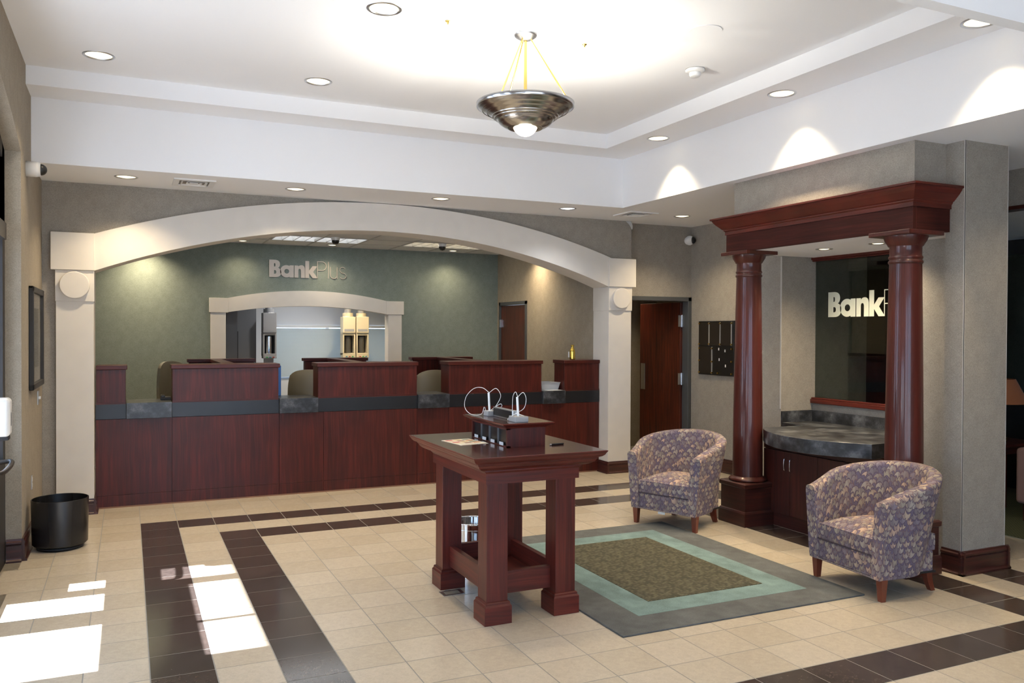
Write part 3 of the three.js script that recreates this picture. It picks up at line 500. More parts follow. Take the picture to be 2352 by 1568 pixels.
// ------------------------------------------------------------------ drive-up room behind the small arch
{
  const w = struct('wall_drive_up', 'pale wall of the drive-up room with a wide blind covered window', 'wall');
  const z0 = -6.2; const s = shapeFrom([[-1.0, 0], [TRX, 0], [TRX, 3.3], [-1.0, 3.3]]); const h = new THREE.Path(); h.moveTo(2.02, 0.95); h.lineTo(4.25, 0.95); h.lineTo(4.25, 1.83); h.lineTo(2.02, 1.83); h.closePath(); s.holes.push(h);
  mesh('painted_wall', metreUV(ex(s, z0 - 0.12, z0)), std({ color: lin(0.74, 0.76, 0.79), roughness: 0.85 }), w);
  mesh('end_wall', bx(1.15, 1.3, 0, 3.3, z0, TB - 0.14), std({ color: lin(0.12, 0.125, 0.135), roughness: 0.8 }), w);
  mesh('door_leaf', bx(1.3, 1.33, 0, 1.72, -5.1, -4.3), M.blackMatte, w); mesh('end_wall_right', bx(TRX - 0.5, TRX, 0, 3.3, z0, TB - 0.14), M.wall, w);
  mesh('dark_return', bx(1.3, 1.74, 0, 3.3, z0, -5.5), std({ color: lin(0.16, 0.165, 0.175), roughness: 0.8 }), w); mesh('conduit', bx(1.3, 1.36, 0, 2.6, -5.45, -5.38), M.greyPlastic, w);
  const wn = struct('window_5', 'wide drive-up window behind white mini blinds', 'window');
  mesh('frame_bar', bx(2.02, 4.25, 1.79, 1.83, z0 - 0.10, z0 - 0.04), M.white, wn); mesh('frame_bar', bx(2.02, 4.25, 0.95, 0.99, z0 - 0.10, z0 - 0.04), M.white, wn); mesh('frame_bar', bx(3.0, 3.05, 0.95, 1.83, z0 - 0.10, z0 - 0.04), M.white, wn);
  mesh('pane', bx(2.02, 4.25, 0.95, 1.83, z0 - 0.07, z0 - 0.066), M.glass, wn);
  const bl = mesh('blind_slats', slats(2.2, 0.97, 1.78, 0.024, 1.27), phys({ color: lin(0.50, 0.55, 0.55), roughness: 0.6, transmission: 0.12, thickness: 0 }), wn); bl.position.set(3.135, 0, z0 + 0.03);
  mesh('head_rail', bx(2.02, 4.25, 1.785, 1.825, z0 + 0.01, z0 + 0.05), M.white, wn);
  const cd = struct('ceiling_drive_up', 'white ceiling of the drive-up room', 'ceiling'); mesh('panel', slab([[1.3, z0], [TRX - 0.5, z0], [TRX - 0.5, TB - 0.14], [1.3, TB - 0.14]], [[3.2, -4.75], [2.45, -5.1]], 2.9, 3.0), M.ceiling, cd);
  const cfn = ['grey pneumatic tube station standing alone left of the blinds', 'cream pneumatic tube station, the one next to the open blinds', 'cream pneumatic tube station beside the cream column'];
  const beige = std({ color: lin(0.72, 0.62, 0.42), roughness: 0.5 });
  [[1.935, 2.015, M.greyPlastic, 0.1], [3.20, 1.97, beige, 0], [3.425, 1.97, beige, 0]].forEach(([x, top, m, k], i) => {
    const t = thing('tube_station', cfn[i], 'tube station', 'pneumatic tube stations', [x, 0, -5.5]);
    mesh('cabinet_top', rb(-0.105, 0.105, 1.70, top, -0.09, 0.1, 0.008), m, t);
    mesh('vent', bx(-0.08, 0.08, 1.725, 1.765, 0.099, 0.102), M.greyPlastic, t);
    mesh('carrier_frame', [rb(-0.105, -0.08, 1.34, 1.68, -0.09, 0.09, 0.004), rb(0.08, 0.105, 1.34, 1.68, -0.09, 0.09, 0.004), rb(-0.105, 0.105, 1.33, 1.37, -0.09, 0.1, 0.004), rb(-0.105, 0.105, 1.66, 1.70, -0.09, 0.08, 0.004)], m, t);
    mesh('carrier', cyl(0.05, 0.05, 1.37, 1.64, 0, 0, 20), i === 0 ? M.chrome : std({ color: lin(0.10, 0.09, 0.07), roughness: 0.4 }), t);
    mesh('back_plate', bx(-0.1, 0.1, 1.34, 1.68, -0.09, -0.08), M.blackMatte, t);
    mesh('control_panel', rb(-0.105, 0.105, 1.295, 1.33, -0.05, 0.11, 0.004), m, t);
    for (let b = 0; b < 3; b++) mesh('button', bx(-0.06 + b * 0.05, -0.03 + b * 0.05, 1.305, 1.322, 0.109, 0.113), std({ color: [lin(0.05, 0.4, 0.1), lin(0.05, 0.25, 0.35), lin(0.45, 0.08, 0.05)][(b + i) % 3], roughness: 0.4 }), t);
    mesh('pipe', cyl(0.055, 0.055, top, 2.9, 0, -0.02, 20), M.greyPlastic, t); mesh('pipe_collar', cyl(0.085, 0.085, top, top + 0.06, 0, -0.01, 20), m, t);
    mesh('stand', bx(-0.07, 0.07, 0, 1.30, -0.08, 0.02), M.greyPlastic, t);
  });
}
// ------------------------------------------------------------------ left entrance glazing
{
  const d = struct('window_6', 'bronze framed arched entrance glazing in the left wall', 'window');
  const B = (z0, z1, y0, y1, x0 = -0.985, x1 = -0.925) => mesh('frame_bar', bx(x0, x1, y0, y1, z0, z1), M.bronze, d);
  B(0.97, 1.09, 0, 3.12); B(1.93, 2.075, 0, 3.35); B(2.862, 2.903, 0.79, 2.38); B(3.44, 3.56, 0, 3.45); B(4.71, 4.83, 0, 3.12);
  B(1.09, 4.71, 2.38, 2.50, -1.0, -0.90); B(1.09, 4.71, 0, 0.10); B(1.09, 3.44, 0.56, 0.77); B(1.09, 1.93, 0.77, 0.784); B(2.075, 3.44, 0.79, 0.905); B(2.43, 2.70, 0.1, 0.56); B(1.09, 1.75, 0.1, 0.56); B(1.75, 1.93, 0.1, 0.35);
  const s = new THREE.Shape(); s.moveTo(-0.97, 2.5); s.lineTo(-0.97, 3.05); s.quadraticCurveTo(-2.9, 3.72, -4.83, 3.05); s.lineTo(-4.83, 2.5); s.closePath();
  const h = new THREE.Path(); h.moveTo(-1.09, 2.5); h.lineTo(-1.09, 2.98); h.quadraticCurveTo(-2.9, 3.58, -4.71, 2.98); h.lineTo(-4.71, 2.5); h.closePath(); s.holes.push(h);
  mesh('arch_frame', ex(s, 0, 0.06).rotateY(Math.PI / 2).translate(-0.985, 0, 0), M.bronze, d);
  mesh('pane', bx(-0.957, -0.954, 0.1, 2.4, 1.05, 4.75), M.glass, d);
  const ps = new THREE.Shape(); ps.moveTo(-1.05, 2.45); ps.lineTo(-1.05, 3.0); ps.quadraticCurveTo(-2.9, 3.62, -4.75, 3.0); ps.lineTo(-4.75, 2.45); ps.closePath();
  mesh('pane', ex(ps, 0, 0.003).rotateY(Math.PI / 2).translate(-0.957, 0, 0), M.glass, d);
  mesh('pull_bar', tube([[-0.925, 0.79, 1.30], [-0.86, 0.80, 1.31], [-0.84, 0.80, 1.36], [-0.84, 0.80, 1.88], [-0.86, 0.80, 1.91], [-0.925, 0.79, 1.92]], 0.016, 40), M.bronze, d);
  // portico outside
  const p = struct('trim_3', 'entrance canopy on brick piers outside the left glazing', 'canopy');
  mesh('canopy_slab', bx(-4.07, -1.02, 3.5, 3.75, -2.5, 5.3), M.paint, p);
  mesh('pier', bx(-3.95, -3.45, -0.14, 3.5, 0.72, 1.62), M.concrete, p); mesh('pier', bx(-3.95, -3.45, -0.14, 3.5, 3.44, 4.9), M.concrete, p);
}

// ------------------------------------------------------------------ ceiling lamps
function downlight(label, x, y, z, r, group, warm = true, power = 6, angle = 0.72) {
  const t = thing('recessed_downlight', label, 'light', group, [x, y, z]);
  mesh('trim_ring', lathe([[r * 0.93, 0.004], [r * 0.95, -0.004], [r * 1.05, -0.006], [r * 1.13, -0.002], [r * 1.13, 0.002]], 40), M.steel, t);
  mesh('reflector', lathe([[r * 0.95, -0.002], [r * 0.93, 0.02], [r * 0.86, 0.045]], 40), warm ? M.reflWarm : M.chrome, t);
  mesh('lens', lathe([[0.0001, -0.006], [r * 0.5, -0.004], [r * 0.9, 0.004], [r * 0.9, 0.012], [0.0001, 0.012]], 28), warm ? M.lampWarm : M.lampCool, t);
  const l = new THREE.SpotLight(warm ? lin(1.0, 0.80, 0.52) : lin(0.95, 0.97, 1.0), power, 0, angle, angle > 1.1 ? 1 : 0.6, 2); l.position.set(0, -0.014, 0); l.target.position.set(0, -1, 0); l.castShadow = true; l.shadow.radius = 2.2; t.add(l, l.target);
}
[['recessed downlight in the upper ceiling nearest the hanging bowl light', 0], ['recessed downlight in the upper ceiling nearest the left wall', 1], ['recessed downlight in the upper ceiling over the teller lettering', 2], ['recessed downlight in the upper ceiling inside the header beam, left of the pair', 3], ['recessed downlight in the upper ceiling inside the header beam, right of the pair', 4], ['recessed downlight outside the header beam, left of the pair', 5], ['recessed downlight outside the header beam, right of the pair', 6]].forEach(([l, i]) => downlight(l, dlCeil[i][0], H3, dlCeil[i][1], 0.1, 'upper ceiling downlights', true, i > 2 ? 4.5 : 9, 0.8));
['recessed downlight in the ceiling step at the far corner of the tray', 'recessed downlight in the ceiling step above the column niche', 'recessed downlight in the ceiling step beside the header beam'].forEach((l, i) => downlight(l, dlTier[i][0], HT, dlTier[i][1], 0.1, 'ceiling step downlights', true, 13, 0.8));
['recessed downlight in the low soffit before the left cream column', 'recessed downlight in the low soffit beside the left air vent', 'recessed downlight in the low soffit before the crown of the cream arch', 'cool white recessed downlight in the low soffit near the right cream column', 'recessed downlight in the low soffit above the open door alcove', 'recessed downlight in the low soffit before the taupe pillar'].forEach((l, i) => downlight(l, dlLow[i][0], H1, dlLow[i][1], 0.088, 'low soffit downlights', i !== 3, i === 3 ? 3.5 : i === 5 ? 5 : i === 4 ? 9 : 7.5, 1.08));
['recessed downlight under the entablature beside the notice board column', 'recessed downlight under the entablature beside the pillar column'].forEach((l, i) => downlight(l, [5.42, 5.46][i], 2.462, [2.66, 3.2][i], 0.065, 'niche downlights', true, 8, 1.2));
[['recessed downlight in the teller ceiling above the letter B', 1.315, -3.695, 2.5], ['recessed downlight in the teller ceiling above the letter s', 2.535, -3.695, 2.5], ['recessed downlight in the teller ceiling near the flush door', 4.365, -3.695, 3.2], ['recessed downlight in the teller ceiling beside the tan side wall', 4.975, -2.475, 9], ['recessed downlight at the far left of the teller ceiling', 0.095, -3.695, 12], ['recessed downlight in the teller ceiling over the left transaction top', 0.095, -2.475, 5]].forEach(([l, x, z, p]) => downlight(l, x, TCY, z, 0.075, 'teller ceiling downlights', true, p, 1.15));
downlight('recessed downlight in the drive-up room before the cream tube stations', 3.2, 2.9, -4.75, 0.09, 'drive-up downlights', true, 14, 1.1);
downlight('recessed downlight in the drive-up room before the grey tube station', 2.45, 2.9, -5.1, 0.09, 'drive-up downlights', false, 9, 1.3);
downlight('recessed downlight in the corridor behind the open door', 6.2, 2.6, -1.9, 0.075, undefined, true, 5, 1.0);
{ const c = struct('ceiling_corridor', 'low corridor ceiling behind the open door', 'ceiling'); mesh('panel', slab([[5.4, -2.6], [7.3, -2.6], [7.3, -0.95], [5.4, -0.95]], [[6.2, -1.9, 0.07]], 2.6, 2.75), M.ceiling, c); }

{ // hanging bowl light
  const t = thing('pendant_light', 'brushed metal bowl pendant with white glass globe on brass rods', 'light', undefined, [2.405, 3.083, 2.905]);
  mesh('bowl', lathe([[0.085, 0.055], [0.118, 0.052], [0.124, 0.058], [0.15, 0.068], [0.178, 0.086], [0.196, 0.108], [0.198, 0.118], [0.212, 0.118], [0.216, 0.124], [0.216, 0.13], [0.228, 0.13], [0.232, 0.136], [0.232, 0.142], [0.262, 0.158], [0.266, 0.156], [0.27, 0.162], [0.296, 0.176], [0.30, 0.174], [0.304, 0.18], [0.322, 0.19], [0.324, 0.197], [0.338, 0.199], [0.34, 0.226], [0.334, 0.228], [0.331, 0.205], [0.22, 0.150], [0.1, 0.085]], 72), M.nickel, t);
  const gp = []; for (let i = 0; i <= 16; i++) { const a = -Math.PI / 2 + i / 16 * (Math.PI / 2 + 0.2); gp.push([Math.max(0.0001, 0.088 * Math.cos(a)), 0.085 + 0.085 * Math.sin(a)]); }
  mesh('globe', lathe(gp, 40), M.globe, t); mesh('globe_ring', lathe([[0.088, 0.062], [0.094, 0.062], [0.094, 0.07], [0.088, 0.07]], 40), M.brass, t);
  mesh('canopy', lathe([[0.0001, 0.66], [0.035, 0.662], [0.075, 0.685], [0.082, 0.698], [0.082, 0.704], [0.0001, 0.704]], 40), M.steel, t);
  mesh('stem', rod([0, 0.06, 0], [0, 0.67, 0], 0.011), M.brass, t);
  for (const a of [0.45, 2.55, 4.65]) mesh('rod', rod([0.318 * Math.cos(a), 0.215, 0.318 * Math.sin(a)], [0.035 * Math.cos(a), 0.675, 0.035 * Math.sin(a)], 0.0055), M.brass, t);
  for (const a of [1.0, 3.1, 5.2]) { mesh('bulb', new THREE.SphereGeometry(0.03, 16, 12).translate(0.13 * Math.cos(a), 0.15, 0.13 * Math.sin(a)), M.globe, t); }
  const up = new THREE.PointLight(lin(1.0, 0.95, 0.84), 11); up.position.set(0, 0.135, 0); up.castShadow = true; up.shadow.radius = 3; t.add(up);
  const dn = new THREE.PointLight(lin(1.0, 0.84, 0.56), 0.5); dn.position.set(0, -0.03, 0); dn.castShadow = true; dn.shadow.radius = 3; t.add(dn);
}
{ // ceiling small things
  const t = thing('smoke_detector', 'round white smoke detector on the upper ceiling', 'smoke detector', undefined, [3.93, H3, 2.79]);
  mesh('base', lathe([[0.0001, 0], [0.075, 0], [0.075, -0.016], [0.068, -0.022], [0.055, -0.03], [0.0001, -0.03]], 36), M.white, t); mesh('sensor_head', lathe([[0.045, -0.03], [0.045, -0.05], [0.035, -0.062], [0.0001, -0.064]], 30), M.white, t);
  single('ceiling_cover', 'flat white round cover plate on the ceiling past the smoke detector', 'cover plate', cyl(0.11, 0.11, H3 - 0.004, H3, 3.48, 3.5, 40), M.ceiling);
  [['small brass ceiling hook left of the pendant', 1.83], ['small brass ceiling hook right of the pendant', 2.87]].forEach(([l, x]) => single('ceiling_hook', l, 'hook', lathe([[0.0001, 0], [0.018, 0], [0.016, -0.006], [0.006, -0.012], [0.006, -0.022], [0.0001, -0.024]], 16).translate(x, H3, 2.91), M.brass, 'ceiling hooks'));
  [['white square air vent in the low soffit left of the arch crown', 0.46, -0.17, 0.18, 0.19], ['white square air vent in the low soffit near the torn wallpaper', 5.27, -0.09, 0.19, 0.19]].forEach(([l, x, z, a, b]) => {
    const v = thing('air_vent', l, 'vent', 'ceiling air vents', [x, H1, z]);
    mesh('frame', [bx(-a, a, -0.012, 0, -b, -b + 0.05), bx(-a, a, -0.012, 0, b - 0.05, b), bx(-a, -a + 0.05, -0.012, 0, -b + 0.05, b - 0.05), bx(a - 0.05, a, -0.012, 0, -b + 0.05, b - 0.05)], M.white, v);
    mesh('backing', bx(-a + 0.05, a - 0.05, -0.002, 0, -b + 0.05, b - 0.05), std({ color: lin(0.25, 0.23, 0.21), roughness: 0.9 }), v);
    for (const q of [0.35, 0.6]) mesh('cone', ringProfile(-a * q + 0.012, a * q - 0.012, -b * q + 0.012, b * q - 0.012, [[0.0, -0.002], [0.014, -0.014], [0.018, -0.014], [0.004, -0.002]], 'x', false), M.white, v);
    mesh('centre_plate', bx(-0.035, 0.035, -0.014, -0.002, -0.035, 0.035), M.white, v);
  });
  // teller ceiling cameras
  [['black domed camera under the cool troffer', 2.36, -2.71], ['black domed camera under the warm troffer', 3.88, -2.83]].forEach(([l, x, z]) => { const c = thing('ceiling_camera', l, 'camera', 'teller ceiling cameras', [x, TCY, z]); mesh('mount', cyl(0.055, 0.06, -0.04, 0, 0, 0, 24), M.white, c); mesh('dome', lathe([[0.05, -0.04], [0.048, -0.06], [0.035, -0.085], [0.0001, -0.095]], 24), M.black, c); });
}

// ------------------------------------------------------------------ writing desk in the middle
{
  const t = thing('writing_desk', 'standing mahogany check writing desk with four square legs in the lobby', 'desk', undefined, [2.11, 0, 3.195]);
  mesh('table_top', ringProfile(-0.31, 0.31, -0.465, 0.465, [[0, 0.832], [0, 0.895], [0.012, 0.908], [0.012, 0.916], [0.03, 0.918], [0.055, 0.928], [0.072, 0.940], [0.08, 0.955], [0.086, 0.958], [0.088, 0.966], [0.104, 0.972], [0.116, 0.982], [0.123, 0.995], [0.129, 1.003], [0.13, 1.009], [0.124, 1.0105]], 'z', false), M.wood, t);
  mesh('top_panel', bx(-0.434, 0.434, 1.0, 1.0105, -0.589, 0.589, 'z'), M.woodTop, t);
  mesh('underside', bx(-0.3, 0.3, 0.835, 0.845, -0.455, 0.455, 'z'), M.woodDark, t);
  for (const a of [-1, 1]) for (const b of [-1, 1]) {
    const x = a * 0.228, z = b * 0.378, lg = mesh('leg', rb(x - 0.068, x + 0.068, 0.13, 0.836, z - 0.068, z + 0.068, 0.003), M.wood, t);
    mesh('foot', ringProfile(x - 0.068, x + 0.068, z - 0.068, z + 0.068, [[0.019, 0], [0.019, 0.105], [0.014, 0.112], [0.011, 0.115], [0.011, 0.125], [0.006, 0.131], [0, 0.133]]), M.wood, lg);
  }
  mesh('rail', bx(-0.16, 0.16, 0.15, 0.284, 0.342, 0.377, 'x'), M.wood, t); mesh('rail', bx(-0.16, 0.16, 0.15, 0.284, -0.377, -0.342, 'x'), M.wood, t);
  mesh('rail', bx(-0.246, -0.21, 0.15, 0.284, -0.31, 0.31, 'z'), M.wood, t); mesh('rail', bx(0.21, 0.246, 0.15, 0.284, -0.31, 0.31, 'z'), M.wood, t);
  mesh('shelf', bx(-0.21, 0.21, 0.155, 0.17, -0.342, 0.342, 'z'), M.wood, t);
  const g = thing('slip_organizer', 'mahogany slip organizer with four dark slots standing on the writing desk', 'organizer', undefined, [2.165, 1.0105, 3.155]);
  mesh('carcass', [bx(-0.11, 0.13, 0, 0.118, -0.29, 0.29), bx(-0.135, -0.11, 0, 0.118, -0.29, -0.275), bx(-0.135, -0.11, 0, 0.118, 0.275, 0.29), bx(-0.135, -0.11, 0.108, 0.118, -0.29, 0.29), bx(-0.135, -0.11, 0, 0.008, -0.29, 0.29)], M.wood, g);
  mesh('top_moulding', ringProfile(-0.135, 0.13, -0.29, 0.29, [[0, 0.118], [0.006, 0.118], [0.014, 0.126], [0.03, 0.134], [0.042, 0.14], [0.046, 0.148], [0.044, 0.1515]], 'z', false), M.wood, g);
  mesh('top_panel', bx(-0.176, 0.171, 0.145, 0.1518, -0.331, 0.331, 'z'), M.woodTop, g);
  for (let i = 0; i < 4; i++) { const z = -0.206 + i * 0.1375; mesh('slot', bx(-0.121, -0.1095, 0.008, 0.108, z - 0.0665, z + 0.0665), M.black, g); mesh('slot_label', bx(-0.137, -0.1355, 0.006, 0.026, z - 0.03, z + 0.03), M.white, g); }
  for (let i = 1; i < 4; i++) { const z = -0.275 + i * 0.1375; mesh('slot_divider', bx(-0.133, -0.11, 0.008, 0.108, z - 0.001, z + 0.001), phys({ color: lin(0.2, 0.2, 0.2), roughness: 0.2 }), g); }
  // pen stand with two tethered pens
  const py = 1.0105 + 0.1518, p = thing('pen_stand', 'grey pen stand with two white tethered pens and black rail on the organizer', 'pen stand', undefined, [2.13, py, 3.19]);
  mesh('base_block', rb(-0.05, 0.03, 0, 0.035, -0.24, -0.165, 0.003), M.greyPlastic, p); mesh('base_block', rb(-0.04, 0.05, 0, 0.035, 0.15, 0.25, 0.003), M.greyPlastic, p);
  mesh('display_rail', rb(-0.012, 0.018, 0.0, 0.065, -0.165, 0.15, 0.004), M.steel, p); mesh('black_insert', bx(-0.016, -0.010, 0.012, 0.058, -0.15, 0.135), M.black, p);
  [[-0.02, -0.205], [0.0, 0.205]].forEach(([x, z], i) => {
    mesh('pen', rod([x, 0.03, z], [x - 0.004, 0.155, z - 0.008], 0.0075, 12), M.whiteGloss, p);
    const c = i ? [[x, 0.155, z - 0.008], [x - 0.005, 0.185, z - 0.03], [x - 0.01, 0.16, z - 0.055], [x - 0.012, 0.09, z - 0.062], [x - 0.012, 0.03, z - 0.062]] : [[x, 0.155, z - 0.008], [x - 0.03, 0.185, z - 0.05], [x - 0.07, 0.18, z - 0.10], [x - 0.11, 0.12, z - 0.15], [x - 0.12, 0.05, z - 0.15], [x - 0.10, 0.006, z - 0.08], [x - 0.05, 0.012, z - 0.02], [x - 0.03, 0.06, z - 0.02], [x - 0.02, 0.035, z - 0.02]];
    mesh('cable', tube(c, 0.0018, 70), M.white, p);
    const c2 = i ? [[x, 0.155, z - 0.008], [x + 0.02, 0.185, z + 0.03], [x + 0.035, 0.15, z + 0.04], [x + 0.025, 0.09, z + 0.035], [x, 0.05, z - 0.03], [x - 0.03, 0.012, z - 0.09], [x - 0.04, 0.006, z - 0.06], [x - 0.02, 0.05, z + 0.0], [x + 0.02, 0.04, z + 0.04]] : [[x, 0.155, z - 0.008], [x + 0.03, 0.185, z + 0.04], [x + 0.05, 0.14, z + 0.07], [x + 0.03, 0.07, z + 0.04], [x + 0.015, 0.045, z + 0.02], [x + 0.05, 0.07, z + 0.09], [x + 0.045, 0.085, z + 0.09], [x + 0.01, 0.045, z + 0.02], [x, 0.03, z]];
    mesh('cable', tube(c2, 0.0018, 80), M.white, p);
  });
  const cv = document.createElement('canvas'); cv.width = 256; cv.height = 340; const k = cv.getContext('2d'); k.fillStyle = '#efe9da'; k.fillRect(0, 0, 256, 340);
  const cols = ['#b9483a', '#c9b27c', '#6f7f6a', '#d9cdb0', '#8a5a48', '#c7804a']; for (let i = 0; i < 12; i++) { k.fillStyle = cols[i % 6]; k.fillRect(16 + (i % 3) * 78, 18 + Math.floor(i / 3) * 62, 68, 50); } k.fillStyle = '#8d8a80'; for (let i = 0; i < 7; i++) k.fillRect(16, 272 + i * 9, 150 + (i * 37) % 70, 3);
  const ct = new THREE.CanvasTexture(cv); ct.colorSpace = THREE.SRGBColorSpace;
  const pg = new THREE.BoxGeometry(0.20, 0.0016, 0.27), pm = std({ map: ct, roughness: 0.5 }), pe = std({ color: lin(0.75, 0.72, 0.66), roughness: 0.7 });
  const leaflet = new THREE.Mesh(pg, pm); leaflet.name = 'leaflet'; leaflet.position.set(1.885, 1.0117, 3.10); leaflet.rotation.y = 0.12; leaflet.castShadow = leaflet.receiveShadow = true; leaflet.userData = { label: 'colourful printed leaflet lying flat on the writing desk', category: 'leaflet' }; scene.add(leaflet);
  const pen = thing('loose_pen', 'short black pen lying on the writing desk beside the organizer', 'pen', undefined, [2.375, 1.0165, 3.46], 0.1);
  mesh('barrel', rod([-0.045, 0, 0], [0.045, 0, 0], 0.006), M.black, pen); mesh('tip', rod([-0.058, 0, 0], [-0.045, 0, 0], 0.0045), M.steel, pen);
}
{ const b = thing('chrome_bin', 'polished chrome waste bin on the floor behind the writing desk', 'bin', undefined, [2.255, 0, 2.33]);
  mesh('body', lathe([[0.0001, 0.004], [0.135, 0.004], [0.145, 0.02], [0.15, 0.30], [0.147, 0.30], [0.142, 0.02], [0.0001, 0.012]], 56), M.chrome, b); mesh('rim', new THREE.TorusGeometry(0.15, 0.006, 10, 56).rotateX(Math.PI / 2).translate(0, 0.305, 0), M.chrome, b); mesh('band', new THREE.TorusGeometry(0.1505, 0.003, 8, 56).rotateX(Math.PI / 2).translate(0, 0.262, 0), M.chrome, b); }
{ const b = thing('waste_bin', 'round matt black waste bin by the left wall', 'bin', undefined, [-0.59, 0, 0.62]);
  mesh('body', lathe([[0.0001, 0.03], [0.185, 0.03], [0.198, 0.042], [0.205, 0.39], [0.2, 0.393], [0.196, 0.39], [0.19, 0.05], [0.0001, 0.045]], 64), phys({ color: lin(0.014, 0.014, 0.015), roughness: 0.27 }), b); mesh('foot_ring', lathe([[0.0001, 0], [0.165, 0], [0.168, 0.012], [0.166, 0.032], [0.0001, 0.032]], 48), M.blackMatte, b); }

// ------------------------------------------------------------------ rug
{
  const r = thing('rug', 'grey bordered area rug with teal band and olive looped centre', 'rug', undefined, [3.375, 0, 2.99]);
  const hx = 0.935, hz = 1.15; const felt = (c) => dataTex(256, 256, (u, v) => { const t = (nA(u, v) - 0.5) * 0.35 + (nB(u, v) - 0.5) * 0.3 + (nD(u, v) - 0.5) * 0.3; return c.map((q) => q * (1 + 0.4 * t)); }, 0.9, 0.9);
  mesh('border', rb(-hx, hx, 0, 0.011, -hz, hz, 0.004), std({ map: felt([0.36, 0.365, 0.36]), roughness: 1 }), r);
  mesh('teal_band', rb(-hx + 0.265, hx - 0.265, 0.004, 0.0125, -hz + 0.245, hz - 0.245, 0.002), std({ map: felt([0.44, 0.525, 0.52]), roughness: 1 }), r);
  const loopH = dataTex(256, 256, (u, v) => { const a = Math.abs(Math.sin(u * Math.PI * 16)) , b = Math.abs(Math.sin((v * 16 + Math.floor(u * 16) * 0.5) * Math.PI)); return 0.15 + 0.85 * Math.sqrt(a * b); }, 1 / 0.30, 1 / 0.30, false);
  const loopC = dataTex(256, 256, (u, v) => { const a = Math.abs(Math.sin(u * Math.PI * 16)), b = Math.abs(Math.sin((v * 16 + Math.floor(u * 16) * 0.5) * Math.PI)); const q = noiseCell(Math.floor(u * 16), Math.floor(v * 16 + Math.floor(u * 16) * 0.5)); return mix([0.22, 0.212, 0.165], [0.42, 0.40, 0.31], 0.35 * Math.sqrt(a * b) + 0.65 * q); }, 1 / 0.30, 1 / 0.30);
  mesh('looped_centre', rb(-hx + 0.47, hx - 0.47, 0.006, 0.016, -hz + 0.445, hz - 0.445, 0.003), std({ map: loopC, bumpMap: loopH, bumpScale: 0.006, roughness: 1 }), r);
}
function noiseCell(i, j) { let h = ((i % 16 + 16) % 16) * 374761393 + ((j % 16 + 16) % 16) * 668265263; h = (h ^ (h >>> 13)) * 1274126177; return ((h ^ (h >>> 16)) >>> 0) / 4294967296; }

// ------------------------------------------------------------------ tub chairs
const fabric = (() => {
  const S = 1024, cv = document.createElement('canvas'); cv.width = cv.height = S; const k = cv.getContext('2d'); k.fillStyle = '#6b6070'; k.fillRect(0, 0, S, S);
  let s = 777; const r = () => { s = (s * 1664525 + 1013904223) >>> 0; return s / 4294967296; };
  const leaf = (x, y, w, h, rot, fill, line) => { for (const ox of [-S, 0, S]) for (const oy of [-S, 0, S]) { if (x + ox < -90 || x + ox > S + 90 || y + oy < -90 || y + oy > S + 90) continue; k.save(); k.translate(x + ox, y + oy); k.rotate(rot); k.beginPath(); k.moveTo(0, h * 0.5); k.quadraticCurveTo(-w * 0.5, h * 0.42, -w * 0.52, -h * 0.2); k.quadraticCurveTo(-w * 0.36, -h * 0.04, -w * 0.2, -h * 0.08); k.quadraticCurveTo(-w * 0.06, -h * 0.2, 0.02 * w, -h * 0.62); k.quadraticCurveTo(w * 0.1, -h * 0.16, w * 0.26, -h * 0.1); k.quadraticCurveTo(w * 0.4, -h * 0.12, w * 0.5, -h * 0.38); k.quadraticCurveTo(w * 0.56, h * 0.36, 0, h * 0.5); k.closePath(); k.fillStyle = fill; k.fill(); k.lineWidth = 4; k.strokeStyle = line; k.stroke(); k.beginPath(); k.moveTo(0.02 * w, -h * 0.55); k.quadraticCurveTo(w * 0.06, h * 0.1, 0, h * 0.5); k.quadraticCurveTo(w * 0.5, h * 0.34, w * 0.47, -h * 0.3); k.quadraticCurveTo(w * 0.2, h * 0.0, 0.02 * w, -h * 0.55); k.closePath(); k.fillStyle = line; k.globalAlpha = 0.3; k.fill(); k.globalAlpha = 1; k.restore(); } };
  const fills = ['#a4988a', '#948a7e', '#b39f8a', '#897e7c', '#9c9080', '#bb9f8a', '#7b7075', '#a69a8e', '#837880'];
  for (let j = 0; j < 22; j++) for (let i = 0; i < 14; i++) { const w = 66 + r() * 34; leaf((i + (j % 2) * 0.5 + (r() - 0.5) * 0.4) * S / 13, (j + (r() - 0.5) * 0.4) * S / 19, w * (0.7 + r() * 0.35), w * (0.8 + r() * 0.3), (r() - 0.5) * 0.7, fills[Math.floor(r() * fills.length)], r() < 0.5 ? '#574956' : '#735a5c'); }
  const t = new THREE.CanvasTexture(cv); t.colorSpace = THREE.SRGBColorSpace; t.wrapS = t.wrapT = THREE.RepeatWrapping; t.repeat.set(1 / 0.72, 1 / 0.72); return t;
})();
M.fabric = std({ map: fabric, roughness: 0.95 });
M.legWood = phys({ color: lin(0.16, 0.035, 0.018), roughness: 0.32, clearcoat: 0.4 });
